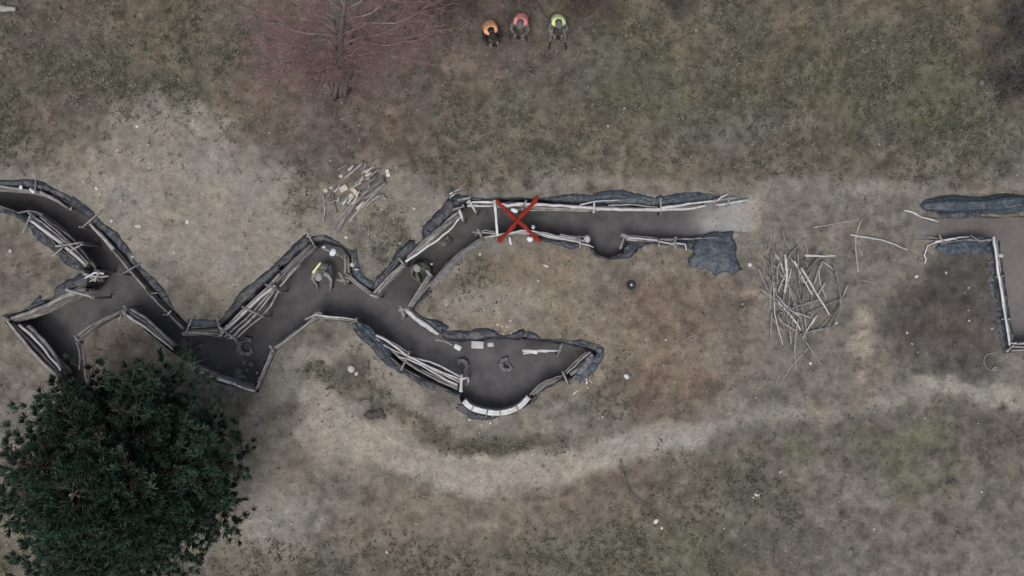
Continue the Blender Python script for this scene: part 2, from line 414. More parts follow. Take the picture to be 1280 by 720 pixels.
def triangulate(points, loops, keep):
    pts = [Vector((float(a), float(b))) for a, b in points]
    edges = []; n0 = 0
    for ln in loops:
        edges += [(n0 + i, n0 + (i + 1) % ln) for i in range(ln)]; n0 += ln
    vo, eo, fo, _, _, _ = delaunay_2d_cdt(pts, edges, [], 0, 1e-5, False)
    vo = np.array([(v.x, v.y) for v in vo]); fo = np.array([f for f in fo if len(f) == 3])
    c = vo[fo].mean(axis=1); k = keep(c[:, 0], c[:, 1]); fo = fo[k]
    # orient up
    a, b, d = vo[fo[:, 0]], vo[fo[:, 1]], vo[fo[:, 2]]
    cr = (b[:, 0] - a[:, 0]) * (d[:, 1] - a[:, 1]) - (b[:, 1] - a[:, 1]) * (d[:, 0] - a[:, 0])
    fo[cr < 0] = fo[cr < 0][:, ::-1]
    return vo, fo

def grid_pts(x0, x1, y0, y1, st):
    gx, gy = np.meshgrid(np.arange(x0, x1, st), np.arange(y0, y1, st)); 
    p = np.stack([gx.ravel(), gy.ravel()], 1); p += (RNG.rand(*p.shape) - .5) * st * .5
    return p

def build_ground():
    p = grid_pts(-21, 18, -10.6, 10.6, .125)
    ok = ~inside(POLY, p[:, 0], p[:, 1]) & ~inside(POLY2, p[:, 0], p[:, 1])
    p = p[ok]; d = np.minimum(dist_poly(POLY, p[:, 0], p[:, 1]), dist_poly(POLY2, p[:, 0], p[:, 1])); p = p[d > .05]
    ring = []
    for r in (26, 32, 42, 60, 90, 140, 220, 320, 420):
        n = 90
        for k in range(n):
            a = 2 * PI * (k + .5 * (r % 3)) / n; ring.append((r * math.cos(a), r * math.sin(a)))
    q = grid_pts(-27, 27, -20, 20, .8); q = q[(np.abs(q[:, 0] + 1.5) > 20.3) | (np.abs(q[:, 1]) > 11.3)]; q = q[np.hypot(q[:, 0], q[:, 1]) < 25.5]
    allp = np.vstack([POLY, POLY2, p, q, np.array(ring)])
    vo, fo = triangulate(allp, [len(POLY), len(POLY2)], lambda x, y: ~(inside(POLY, x, y) | inside(POLY2, x, y)))
    z = ground_z(vo[:, 0], vo[:, 1])
    o = mesh_obj('ground', np.column_stack([vo, z]), fo.tolist(), M['ground'])
    set_col(o, ground_color(vo[:, 0], vo[:, 1])); tag(o, kind='structure'); return o
build_ground()

def build_pit(P, fz, col_fn, wall_name, floor_name, step):
    p = grid_pts(P[:, 0].min(), P[:, 0].max(), P[:, 1].min(), P[:, 1].max(), step)
    p = p[inside(P, p[:, 0], p[:, 1])]; p = p[dist_poly(P, p[:, 0], p[:, 1]) > .05]
    vo, fo = triangulate(np.vstack([P, p]), [len(P)], lambda x, y: inside(P, x, y))
    z = fz(vo[:, 0], vo[:, 1])
    o = mesh_obj(floor_name, np.column_stack([vo, z]), fo.tolist(), M['floor']); set_col(o, col_fn(vo[:, 0], vo[:, 1])); tag(o, kind='structure')
    # walls
    n = len(P); R = 7; V = []; F = []
    zt = ground_z(P[:, 0], P[:, 1]); zb = fz(P[:, 0], P[:, 1]) - .01
    nx = np.roll(P, -1, 0) - np.roll(P, 1, 0); nn = np.stack([nx[:, 1], -nx[:, 0]], 1); nn /= np.linalg.norm(nn, axis=1)[:, None] + 1e-9
    area = np.sum(P[:, 0] * np.roll(P[:, 1], -1) - np.roll(P[:, 0], -1) * P[:, 1]); 
    if area < 0: nn = -nn      # now points out of the pit
    for r in range(R):
        t = r / (R - 1); zz = zt * (1 - t) + zb * t
        amp = 0 if r in (0, R - 1) else .045
        off = fbm(P[:, 0] * 1.0 + 5 * t, P[:, 1] + 9 * t, 3.0, 3, 60) * amp
        V.append(np.column_stack([P + nn * off[:, None], zz]))
    V = np.vstack(V)
    for r in range(R - 1):
        for i in range(n):
            j = (i + 1) % n; F.append((r * n + i, r * n + j, (r + 1) * n + j, (r + 1) * n + i))
    w = mesh_obj(wall_name, V, F, M['wall'])
    c = np.tile(np.array((.12, .105, .093)), (len(V), 1)) * (.7 + .6 * fbm(V[:, 0] * 2, V[:, 1] * 2 + V[:, 2] * 3, 2, 3, 61))[:, None]
    set_col(w, c); tag(w, kind='structure')

def floor_col(x, y):
    px = 640 + x * S; py = 360 - y * S
    c = np.tile(np.array((.108, .105, .107)), (len(x), 1))
    k = (.88 + .24 * fbm(x, y, .7, 4, 71)) * (1 + .16 * smooth(.55, .62, fbm(x, y, 3.4, 3, 78)) - .14 * smooth(.55, .62, fbm(x, y, 2.7, 3, 79))); c = c * k[:, None]
    px2 = px + (fbm(x, y, 1.4, 3, 73) - .5) * 50
    m = smooth(858, 915, px2)[:, None] * .95; sand = np.array((.31, .30, .29)) * (.66 + .68 * fbm(x, y, 3.2, 4, 72))[:, None]
    c = c * (1 - m) + sand * m
    e = (smooth(922, 952, px + (fbm(x, y, 2.2, 4, 76) - .5) * 40))[:, None]; c = c * (1 - e) + ground_color(x, y) * e
    # dark greenish blotches at a few places on the floor
    for cx, cy, r in [(225, 437, 16), (300, 470, 26), (410, 325, 20), (318, 482, 10), (655, 270, 26)]:
        b = blob(px, py, cx, cy, r, r * .7)[:, None] * .6 * smooth(.4, .6, fbm(x, y, 3, 3, 74))[:, None]
        c = c * (1 - b) + np.array((.05, .06, .045)) * b
    return c
def floor2_col(x, y):
    c = np.tile(np.array((.165, .152, .145)), (len(x), 1)); return c * (.8 + .4 * fbm(x, y, 1.2, 4, 75))[:, None]
build_pit(POLY, floor_z, floor_col, 'trench_wall', 'trench_floor', .14)
build_pit(POLY2, floor2_z, floor2_col, 'shallow_trench_wall', 'shallow_trench_floor', .18)

# ------------------------------------------------------------------ ground scatter that nobody could count
def mask_of(x, y):
    g = np.zeros(len(x)); li = np.zeros(len(x))
    cov = {id(C_GRASS): 0, id(C_GREEN): 0, id(C_LITTER): 1}
    tot = np.zeros((len(x), 2))
    for col, m in layers(x, y):
        k = cov.get(id(col))
        tot *= (1 - m)[:, None]
        if k is not None: tot[:, k] += m
        if col is C_DARK: tot[:, 1] += m * .5; tot[:, 0] += m * .2
        if col is C_RED or col is C_BROWN: tot[:, 1] += m * .25
    return tot
def free_pts(n, x0=-17, x1=16.5, y0=-10, y1=10):
    x = RNG.uniform(x0, x1, n); y = RNG.uniform(y0, y1, n)
    ok = ~inside(POLY, x, y) & ~inside(POLY2, x, y); x, y = x[ok], y[ok]
    return x, y

def quads_mesh(name, C, A, B, mat, cols=None):
    """many single-face bits: centre C, half axes A and B"""
    n = len(C); V = np.empty((n, 4, 3)); V[:, 0] = C - A - B; V[:, 1] = C + A - B; V[:, 2] = C + A + B; V[:, 3] = C - A + B
    me = bpy.data.meshes.new(name); me.vertices.add(4 * n); me.vertices.foreach_set('co', V.ravel())
    me.loops.add(4 * n); me.loops.foreach_set('vertex_index', np.arange(4 * n)); me.polygons.add(n)
    me.polygons.foreach_set('loop_start', np.arange(0, 4 * n, 4)); me.update(calc_edges=True); me.materials.append(mat)
    if cols is not None:
        a = me.color_attributes.new('cover', 'FLOAT_COLOR', 'POINT'); d = np.ones((n, 4, 4), np.float32); d[:, :, :3] = cols[:, None, :]; a.data.foreach_set('color', d.ravel())
    return me

M['bits'] = attr_mat('plant_bits', 'cover', fine=.1, bump=0)
def scatter_grass():
    x, y = free_pts(90000); t = mask_of(x, y); pr = t[:, 0] * .5 + .008
    pr *= (.3 + 1.6 * smooth(.38, .66, fbm(x, y, 1.0, 3, 81)))
    k = RNG.rand(len(x)) < pr; x, y = x[k], y[k]; t = t[k]
    nb = 6; X = np.repeat(x, nb) + RNG.normal(0, .03, len(x) * nb); Y = np.repeat(y, nb) + RNG.normal(0, .03, len(x) * nb)
    n = len(X); Z = ground_z(X, Y); hgt = RNG.uniform(.04, .11, n); az = RNG.uniform(0, 2 * PI, n); ln = RNG.uniform(.4, 1.1, n)
    d = np.column_stack([np.cos(az) * np.sin(ln), np.sin(az) * np.sin(ln), np.cos(ln)]) * (hgt / 2)[:, None]
    w = np.column_stack([-np.sin(az), np.cos(az), np.zeros(n)]) * RNG.uniform(.005, .010, n)[:, None]
    C = np.column_stack([X, Y, Z]) + d
    base = np.array((.125, .122, .088)); straw = np.array((.23, .215, .18)); gr = np.array((.085, .095, .062))
    r = np.repeat(RNG.rand(len(x)), nb)[:, None]
    col = np.where(r < .48, base, np.where(r < .72, gr, straw)) * RNG.uniform(.7, 1.25, n)[:, None]
    me = quads_mesh('grass', C, d, w, M['bits'], col); o = bpy.data.objects.new('grass', me); COL.objects.link(o)
    tag(o, 'short rough dry grass growing over the meadow north and south of the trenches', 'grass', kind='stuff')
scatter_grass()
def scatter_leaves():
    x, y = free_pts(90000); t = mask_of(x, y); k = RNG.rand(len(x)) < t[:, 1] * .42 + .010; x, y = x[k], y[k]; n = len(x)
    z = ground_z(x, y) + .012; az = RNG.uniform(0, 2 * PI, n); s = RNG.uniform(.012, .032, n)
    a = np.column_stack([np.cos(az), np.sin(az), RNG.normal(0, .35, n)]) * s[:, None]; b = np.column_stack([-np.sin(az), np.cos(az), RNG.normal(0, .35, n)]) * (s * .6)[:, None]
    pal = np.array([(.19, .125, .10), (.12, .08, .068), (.26, .20, .16), (.085, .065, .06), (.17, .12, .12)])
    col = pal[RNG.randint(0, 5, n)] * RNG.uniform(.75, 1.2, n)[:, None]
    me = quads_mesh('leaf_litter', np.column_stack([x, y, z]), a, b, M['bits'], col); o = bpy.data.objects.new('leaf_litter', me); COL.objects.link(o)
    tag(o, 'fallen brown leaves strewn over the ground round the trenches', 'leaves', kind='stuff')
scatter_leaves()
def scatter_crumbs():
    x, y = free_pts(24000); dd = np.minimum(dist_poly(POLY, x, y), dist_poly(POLY2, x, y))
    pr = .16 + .5 * np.exp(-dd / .35); k = RNG.rand(len(x)) < pr; x, y = x[k], y[k]; n = len(x)
    s = RNG.uniform(.008, .022, n) * (1 + (RNG.rand(n) < .05) * 1.2); z = ground_z(x, y)
    T = np.array([(1, 0, 0), (-.5, .87, 0), (-.5, -.87, 0), (0, 0, 1.0)])
    V = np.column_stack([x, y, z])[:, None, :] + T[None] * s[:, None, None] * RNG.uniform(.6, 1.3, (n, 4, 1))
    V = V.reshape(-1, 3); F = []
    for i in range(n):
        j = i * 4; F += [(j, j + 1, j + 3), (j + 1, j + 2, j + 3), (j + 2, j, j + 3)]
    o = mesh_obj('soil_crumbs', V, F, M['bits'], smooth_=False)
    col = np.repeat(ground_color(x, y) * RNG.uniform(.6, 1.5, n)[:, None], 4, 0); set_col(o, col)
    tag(o, 'crumbs of loose soil and grit strewn over the bare earth', 'soil crumbs', kind='stuff')
scatter_crumbs()
def ramp_rubble():
    n = 2600; x0, y0 = wx(868, 262); x = RNG.uniform(wx(866, 0)[0], wx(962, 0)[0], n); y = RNG.uniform(wx(0, 297)[1], wx(0, 243)[1], n)
    ins = inside(POLY, x, y); px = 640 + x * S; w = smooth(880, 925, px) * (1 - smooth(944, 962, px)) * smooth(.36, .6, fbm(x, y, 2.4, 4, 91)); k = RNG.rand(n) < w; x, y, ins = x[k], y[k], ins[k]; n = len(x)
    z = np.where(ins, floor_z(x, y), ground_z(x, y)); s = RNG.uniform(.008, .024, n) * (1 + (RNG.rand(n) < .06) * 1.5)
    T = np.array([(1, 0, 0), (-.5, .87, 0), (-.5, -.87, 0), (0, 0, .5)]); V = (np.column_stack([x, y, z])[:, None, :] + T[None] * s[:, None, None] * RNG.uniform(.5, 1.3, (n, 4, 1))).reshape(-1, 3)
    F = []
    for i in range(n): j = i * 4; F += [(j, j + 1, j + 3), (j + 1, j + 2, j + 3), (j + 2, j, j + 3)]
    o = mesh_obj('sand_rubble', V, F, M['bits'], smooth_=False); set_col(o, np.repeat(np.array((.33, .318, .30)) * RNG.uniform(.75, 1.2, n)[:, None], 4, 0))
    tag(o, 'pale crumbled sand spilled over the ramp at the east end of the north arm', 'rubble', kind='stuff')
ramp_rubble()
def floor_mess():
    n = 26000; x = RNG.uniform(POLY[:, 0].min(), POLY[:, 0].max(), n); y = RNG.uniform(POLY[:, 1].min(), POLY[:, 1].max(), n)
    k = inside(POLY, x, y); x, y = x[k], y[k]; d = dist_poly(POLY, x, y); k = RNG.rand(len(x)) < (.06 + .85 * np.exp(-d / .13)) * smooth(.3, .6, fbm(x, y, 1.6, 3, 95)); x, y = x[k], y[k]; n = len(x)
    s = RNG.uniform(.008, .03, n); z = floor_z(x, y); T = np.array([(1, 0, 0), (-.5, .87, 0), (-.5, -.87, 0), (0, 0, .8)])
    V = (np.column_stack([x, y, z])[:, None, :] + T[None] * s[:, None, None] * RNG.uniform(.6, 1.3, (n, 4, 1))).reshape(-1, 3); F = []
    for i in range(n): j = i * 4; F += [(j, j + 1, j + 3), (j + 1, j + 2, j + 3), (j + 2, j, j + 3)]
    o = mesh_obj('fallen_earth', V, F, M['bits'], smooth_=False); set_col(o, np.repeat(np.array((.15, .142, .135)) * RNG.uniform(.5, 1.5, n)[:, None], 4, 0))
    tag(o, 'crumbs of fallen earth lying along the foot of the trench walls', 'soil crumbs', kind='stuff')
floor_mess()

# ------------------------------------------------------------------ tarps
def gz(x, y): return float(ground_z(np.array([x]), np.array([y]))[0])
def tarp(rim, outer, label, mat='tarp', drop=.95, seed=0, puff=.05, tuck=.07, name='tarpaulin'):
    if seed != 13 and seed < 30:
        rs = resample_n([Vector((*p, 0)) for p in rim], len(outer)); outer = [(r.x + (o_[0] - r.x) * .74, r.y + (o_[1] - r.y) * .74) for r, o_ in zip(rs, outer)]
    n = max(10, int(sum((Vector((*wx(*a), 0)) - Vector((*wx(*b), 0))).length for a, b in zip(rim[:-1], rim[1:])) / .07))
    A = resample_n([Vector((*wx(*p), 0)) for p in rim], n); B = resample_n([Vector((*wx(*p), 0)) for p in outer], n)
    rows = 16; V = []
    for i in range(n):
        a, b = A[i], B[i]; d = (a - b); w = d.length; d = d.normalized() if w > 1e-6 else Vector((1, 0, 0))
        if seed not in (3, 7, 11, 12, 13, 17, 21, 30, 31, 32): b = a.lerp(b, .12 + 1.2 * float(smooth(.3, .62, vnoise(i * .085, seed * 2.3, seed + 9))))
        b = b - d * (.17 * (float(vnoise(i * .13, seed * 3.1, seed)) - .45) + .03 * (float(vnoise(i * .6, 9.1, seed)) - .5))
        for r in range(rows):
            if r < 9:
                t = r / 8; p = b.lerp(a, t); e_ = max(0, 1 - min(i, n - 1 - i) / 5.0); T_ = (A[min(i + 1, n - 1)] - A[max(i - 1, 0)]).normalized(); p = p + T_ * e_ * .22 * (float(vnoise(r * .55, seed * 1.7 + (0 if i < n / 2 else 7), 3)) - .5); q = p.copy()
                z = gz(p.x, p.y) + .012 - .05 * max(0, 1 - t * 3.2)
                fold = float(fbm(np.array([i * .16 + t * 1.2]), np.array([t * 2.4 + seed]), 1.1, 3, seed + 5)[0])
                z += puff * .6 * (0.08 + abs(math.sin(fold * 14 + i * .2)) * .95) * math.sin(PI * min(1, t * .9 + .08))
                q.z = z
            else:
                t = (r - 8) / 7; p = a + d * (tuck * (1 - (1 - min(1, t * 3)) ** 2) + .02 * math.sin(i * .9 + t * 3 + seed)); q = p.copy()
                fz = max(-drop * (.85 + .3 * float(vnoise(i * .3, 4.4, seed + 2))), float(floor_z(np.array([p.x]), np.array([p.y]))[0]) + .03)
                q.z = (gz(p.x, p.y) + .02) * (1 - t) + fz * t
            V.append(q)
    F = [(i * rows + r, (i + 1) * rows + r, (i + 1) * rows + r + 1, i * rows + r + 1) for i in range(n - 1) for r in range(rows - 1)]
    o = mesh_obj(name, V, F, M[mat])
    md = o.modifiers.new('thickness', 'SOLIDIFY'); md.thickness = .006; md.offset = 1
    return tag(o, label, 'tarpaulin', 'tarpaulins lining the trench edges')

tarp([(-60,231),(0,231),(30,232),(55,236),(85,251)], [(-60,222),(0,222),(35,221),(60,226),(95,244)], 'dark tarpaulin along the top edge of the trench at the far left of the photo', seed=1, puff=.04)
tarp([(85,251),(112,272),(132,291),(150,311),(172,336),(200,369),(222,393)], [(93,243),(120,266),(141,284),(160,305),(182,330),(209,363),(230,388)], 'long thin black tarpaulin strip on the right bank of the leftmost trench arm', seed=2, puff=.03)
tarp([(236,408),(254,408),(273,408)], [(241,396),(256,394),(271,395)], 'small square of blue grey tarpaulin at the corner left of the long pole bundle', 'tarp_grey', seed=3)
tarp([(275,407),(298,385),(330,354),(352,334)], [(266,398),(288,376),(320,346),(343,326)], 'black tarpaulin behind the long pole bundle above the curled sack roll', seed=4, puff=.04)
tarp([(352,334),(375,312),(388,302)], [(338,324),(362,302),(380,291)], 'blue black tarpaulin fold just left of the pale twig stuck in the niche corner', 'tarp', seed=5, puff=.06)
tarp([(388,302),(405,300),(428,308),(439,319)], [(386,293),(406,291),(434,298),(450,311)], 'crumpled black tarpaulin over the top of the niche above the crouching person', seed=6, puff=.06)
tarp([(441,316),(442,344),(452,354),(466,361)], [(452,311),(453,340),(460,347),(471,353)], 'ribbed dark blue tarpaulin standing at the right side of the niche', 'tarp_grey', seed=7, puff=.07)
tarp([(470,360),(478,352),(505,322),(522,308)], [(468,351),(474,342),(496,314),(512,298)], 'dark folded tarpaulin strip along the lower half of the diagonal trench arm', 'tarp', seed=8, puff=.07)
tarp([(520,309),(535,297),(558,273),(572,261)], [(504,303),(520,284),(543,261),(562,243)], 'wide black tarpaulin on the upper left bank of the diagonal trench arm', seed=9, puff=.06)
tarp([(568,263),(582,251),(610,250),(650,248),(690,250)], [(562,246),(580,240),(610,240),(650,239),(690,241)], 'thin black tarpaulin behind the poles above the red cross', seed=10, puff=.04)
tarp([(690,251),(725,252),(760,254),(795,255),(822,256)], [(692,245),(722,238),(755,233),(790,235),(818,243)], 'bulging blue grey tarpaulin behind the middle of the long north pole wall', 'tarp_grey', seed=11, puff=.09)
tarp([(820,256),(850,254),(880,250),(905,248)], [(818,243),(845,235),(868,236),(890,243)], 'blue grey tarpaulin behind the right end of the long north pole wall', 'tarp_grey', seed=12, puff=.08)
tarp([(870,299),(890,294),(918,293)], [(862,330),(872,338),(884,336),(893,345),(906,340),(915,346),(925,338)], 'wide creased blue grey tarpaulin sheet below the pale sand ramp', 'tarp_grey', seed=13, puff=.13)
tarp([(785,304),(800,303),(840,303),(870,299)], [(778,318),(802,318),(840,322),(872,317)], 'crumpled earth dusted black tarpaulin left of the wide blue grey sheet', 'tarp', seed=14, puff=.04)
tarp([(739,305),(746,321),(763,324),(781,317),(787,305)], [(715,316),(722,326),(755,333),(790,325),(800,312)], 'dark tarpaulin folded round the small square bay right of the red cross', 'tarp', seed=15, puff=.07)
tarp([(738,305),(725,304),(700,301),(674,297)], [(740,313),(722,314),(698,309),(674,303)], 'narrow dark tarpaulin under the two crossed thin poles right of the red cross', seed=16, puff=.04)
tarp([(602,299),(585,308),(566,324),(550,341),(537,358)], [(605,306),(590,315),(572,331),(556,348),(543,364)], 'grey sacking laid over the lower right bank of the diagonal trench arm', 'sacking', seed=17, puff=.07)
tarp([(536,359),(520,379),(514,387),(527,398),(552,417)], [(545,364),(536,378),(534,386),(540,392),(560,409)], 'black tarpaulin triangle behind the thick pale log at the trench corner', seed=18, puff=.06)
tarp([(554,418),(562,424),(600,424),(620,421),(655,422)], [(556,410),(566,410),(598,411),(622,412),(655,411)], 'black tarpaulin behind the white blocks on the upper edge of the end chamber', seed=19, puff=.06)
tarp([(655,422),(685,425),(715,429),(745,437)], [(656,411),(688,414),(718,418),(753,429)], 'flat blue grey tarpaulin along the upper right edge of the end chamber', 'tarp', seed=20, puff=.03)
tarp([(745,437),(749,442),(737,453),(717,470)], [(758,434),(760,444),(748,466),(728,484)], 'blue grey tarpaulin at the pointed right tip of the end chamber', 'tarp_grey', seed=21, puff=.06)
tarp([(715,471),(700,476),(682,484),(670,496)], [(728,484),(712,491),(694,500),(676,508)], 'dark blue tarpaulin right of the white curved edging', 'tarp', seed=22, puff=.07)
tarp([(670,496),(659,507),(641,517),(618,521),(592,516),(577,505)], [(680,503),(668,519),(645,529),(617,532),(586,526),(568,510)], 'black tarpaulin spread below the white curved edging', seed=23, puff=.04)
tarp([(576,493),(558,488),(530,475),(505,462)], [(574,499),(556,495),(526,482),(500,469)], 'thin black tarpaulin under the right half of the lower pole bundle', seed=24, puff=.03)
tarp([(505,462),(482,443),(462,421),(446,405)], [(499,468),(474,448),(453,427),(442,411)], 'black tarpaulin beneath the blue grey hump at the left end of the lower pole bundle', seed=25, puff=.05)
tarp([(55,376),(92,361),(109,355),(112,343)], [(50,366),(72,352),(96,345),(104,338)], 'black tarpaulin behind the thick pale log at the left side of the photo', seed=26, puff=.06)
tarp([(4,396),(30,389),(56,378)], [(0,388),(26,379),(52,366)], 'narrow black tarpaulin behind the left end of the thick pale log', seed=27, puff=.03)
tarp([(110,341),(100,332),(72,309),(46,283),(22,266)], [(103,348),(92,339),(64,316),(38,290),(16,273)], 'black tarpaulin below the wide pole stack on the leftmost trench arm', seed=28, puff=.04)
tarp([(22,266),(0,259),(-60,257)], [(16,273),(0,270),(-60,268)], 'dark violet tarpaulin edge on the lower bank at the left border of the photo', seed=29, puff=.04)
# right trench
tarp([(1168,301),(1200,299),(1240,300)], [(1172,321),(1202,319),(1232,318)], 'flat blue grey tarpaulin under the pale forked branch by the right trench', 'tarp_grey', drop=.35, seed=30, puff=.04)
tarp([(1246,302),(1254,360),(1265,431)], [(1232,308),(1238,372),(1252,440)], 'dark tarpaulin left of the long straight pale pole at the right', 'tarp', drop=.5, seed=31, puff=.05)
tarp([(1265,432),(1300,433),(1360,433)], [(1253,441),(1300,443),(1360,443)], 'dark tarpaulin below the three parallel poles at the right border', 'tarp', drop=.5, seed=32, puff=.04)
# blue-grey hump lying over the lower bundle
def cloth_lump(pts, rx, rz, label, mat, z0=.0, seed=0, name='folded_tarpaulin', cat='tarpaulin', ridges=5):
    P = resample_n([V3(px, py, 0) for px, py in pts], 26); V = []; k = 15
    for i, p in enumerate(P):
        t = i / 25; d = (P[min(i + 1, 25)] - P[max(i - 1, 0)]).normalized(); s = Vector((-d.y, d.x, 0))
        w = (max(0, math.sin(PI * min(1, max(.0, t)))) ** (.12 if rx > .2 else .35) * .9 + .1) * (1 + .16 * math.sin(i * .8 + seed))
        for j in range(k):
            a = PI * j / (k - 1) * 1.0; rr = 1 + .10 * math.sin(ridges * a + 2 * math.sin(t * 5 + seed))
            q = p + s * math.cos(a) * rx * w * rr; q.z = gz(p.x, p.y) + z0 + math.sin(a) * rz * w * rr * (1 + .25 * math.sin(i * 1.1 + seed)) - .02
            V.append(q)
    F = [(i * k + j, i * k + j + 1, (i + 1) * k + j + 1, (i + 1) * k + j) for i in range(25) for j in range(k - 1)]
    F += [tuple(reversed([j for j in range(k)])), tuple(25 * k + j for j in range(k))] + [(i * k, (i + 1) * k, (i + 1) * k + k - 1, i * k + k - 1) for i in range(25)]
    o = mesh_obj(name, V, F, M[mat]); return tag(o, label, cat)
cloth_lump([(446,402),(462,415),(476,430),(488,447)], .13, .13, 'blue grey folded tarpaulin hump at the left end of the lower pole bundle', 'tarp_grey', seed=2)
cloth_lump([(1149,257),(1180,256),(1230,256),(1300,253),(1360,252)], .24, .24, 'long blue grey rolled tarpaulin along the top of the right trench', 'tarp_grey', seed=4, ridges=7)
cloth_lump([(1170,267),(1200,268),(1235,266)], .12, .05, 'thin flat flap of dark tarpaulin lying under the long roll at the right', 'tarp', seed=5)
cloth_lump([(722,468),(735,452),(741,442)], .09, .10, 'pale grey cloth crumpled at the tip of the end chamber', 'sacking', seed=6, name='crumpled_cloth', cat='cloth')
cloth_lump([(730,250),(770,243),(806,248)], .14, .10, 'teal grey tarpaulin swell behind the middle of the long north pole wall', 'tarp_grey', seed=8)

# ------------------------------------------------------------------ pole revetments
def revet(label, poles, stakes=(), stack=(), mat='pole', group='pole revetments holding the trench walls'):
    """poles: (points, radius, z, material?) ; stack: (points, n, radius, z) poles piled down the wall ; stakes: (x1,y1,x2,y2)"""
    P0 = (poles[0][0] if poles else stack[0][0])[0]
    o0 = V3(P0[0], P0[1], 0); t = thing('pole_revetment', o0, label, 'pole fence', group)
    def one(pts, r, z, m, nm='pole', dz=0):
        W = [V3(px, py, z) for px, py in pts]; W = smooth_path(W, .16)
        for w in W[1:-1]:
            w.x += random.uniform(-.012, .012); w.y += random.uniform(-.012, .012); w.z += random.uniform(-.008, .008)
        W = [w + Vector((0, 0, dz)) for w in W]
        if random.random() < .5: W.reverse()
        r *= .88; mb = MB(); tube(mb, W, r * 1.15, r * .7, 8, .09, knots=True)
        mb.build(nm, M[m], t, off=o0)
    for q in poles:
        one(q[0], q[1], q[2] if len(q) > 2 else .05, q[3] if len(q) > 3 else mat)
    for (pts, n, r, z) in stack:
        for k in range(n):
            zz = z - k * r * 2.15
            W = [V3(px, py, 0) for px, py in pts]; W = smooth_path(W, .18)
            rr = r * random.uniform(.8, 1.15); ox, oy = random.uniform(-.02, .02), random.uniform(-.02, .02)
            for w in W: w.z = zz; w.x += ox + random.uniform(-.01, .01); w.y += oy + random.uniform(-.01, .01)
            if random.random() < .5: W.reverse()
            mb = MB(); tube(mb, W, rr, rr * .8, 8, .06, knots=True); mb.build('pole', M['pole_dark' if random.random() < .55 else mat], t, off=o0)
    for s in stakes:
        x1, y1, x2, y2 = s[:4]; r = s[4] if len(s) > 4 else .028; m = s[5] if len(s) > 5 else mat
        W = resample([V3(x1, y1, .16), V3(x2, y2, .13)], .15); mb = MB(); tube(mb, W, r, r * .85, 7, .05, knots=True); mb.build('tie_stick', M[m], t, off=o0)
        # upright driven at the inner end of the tie
        c = V3(x2, y2, 0); mb = MB(); tube(mb, resample([Vector((c.x, c.y, -1.3)), Vector((c.x + random.uniform(-.03, .03), c.y + random.uniform(-.03, .03), .2))], .3), .035, .03, 7, .05)
        mb.build('stake', M['pole_dark'], t, off=o0)
    return t

D = 'pole_dark'; PP = 'pole_pale'
revet('thin brown pole line on the top bank at the left border of the photo', [([(-60,233),(0,233),(28,237),(48,240)],.05,.0,D),([(50,240),(66,248),(80,257)],.05,0.02,'pole')], [(45,214,44,238,.018)], [([(-60,236),(0,235),(48,242),(82,260)],6,.05,-.15)])
revet('wide stack of grey poles down the left wall of the leftmost trench arm', [([(37,275),(58,290),(79,305)],.06,.0,PP),([(79,306),(95,320),(107,331)],.045,-.02,PP),([(47,266),(70,283),(92,301),(120,336)],.035,-.25,'pole'),
   ([(50,271),(80,297),(110,330)],.035,-.12,'pole'),([(40,269),(70,292),(96,314)],.03,.05,'pole'),([(23,266),(36,263),(54,268)],.025,.06,'pole'),([(55,268),(85,292),(118,330)],.03,-.4,D)],
   [(66,320,80,308,.018),(69,308,103,303,.03),(28,292,39,267,.018),(86,314,104,305,.025)], [([(34,270),(58,290),(82,311),(106,333)],7,.055,-.12)])
revet('thick straight pole on the right bank of the leftmost trench arm', [([(112,279),(127,295),(142,312)],.055,.0,'pole'),([(142,315),(160,335),(182,360)],.025,.0,D),([(182,362),(211,393),(230,411)],.03,0,D)], [(126,264,103,284,.022),(174,330,152,343,.02),(197,366,188,367,.02),(214,388,209,394,.02)],
   [([(112,280),(142,314),(182,362),(228,410)],6,.045,-.1)])
revet('short stubby poles jutting at the inner corner of the leftmost junction', [([(104,342),(120,346),(136,345)],.045,.06,'pole'),([(106,348),(118,341),(130,342)],.035,.1,PP),([(112,352),(124,344)],.03,.12,'pole')], [(118,352,124,339,.03)], [([(106,345),(116,350)],8,.05,-.05)])
revet('thick pale log with thinner pole beneath at the left edge of the photo', [([(13,398),(35,391),(55,383),(75,373),(92,366),(108,362)],.075,.03,'pole'),([(29,400),(60,390),(98,370)],.03,-.25,'pole')], [(82,362,118,372,.035)], [([(14,401),(55,386),(92,369),(108,362)],7,.055,-.14)])
revet('pale leaning pole pair beside the wide plank at the left of the conifer', [([(5,397),(18,412),(34,431),(52,452),(71,470)],.045,.04,'pole'),([(24,406),(45,425),(62,445),(76,463)],.04,-.1,PP),([(35,408),(48,420),(66,441),(77,461)],.075,-.25,'pole'),([(12,407),(32,432),(58,460)],.03,.02,D)],
   [(2,396,12,400,.04)], [([(12,404),(34,428),(56,451),(73,470)],7,.055,-.12)])
revet('inner chevron left leg of two grey poles above the conifer', [([(94,425),(110,415),(127,403),(160,386)],.035,.05,'pole'),([(96,421),(112,408),(130,399),(158,385)],.03,.08,'pole')], [(93,419,99,428,.03),(156,396,158,384,.02)], [([(98,427),(128,409),(155,394)],6,.045,-.08)])
revet('inner chevron right leg with a bright thin pole above the conifer', [([(152,390),(175,405),(195,420),(216,437)],.035,.06,PP),([(162,386),(182,398),(202,416),(218,432)],.055,0,'pole'),([(158,388),(184,405),(208,428)],.03,.02,D)], [(149,401,152,391,.02)], [([(160,394),(190,416),(214,434)],6,.05,-.1)])
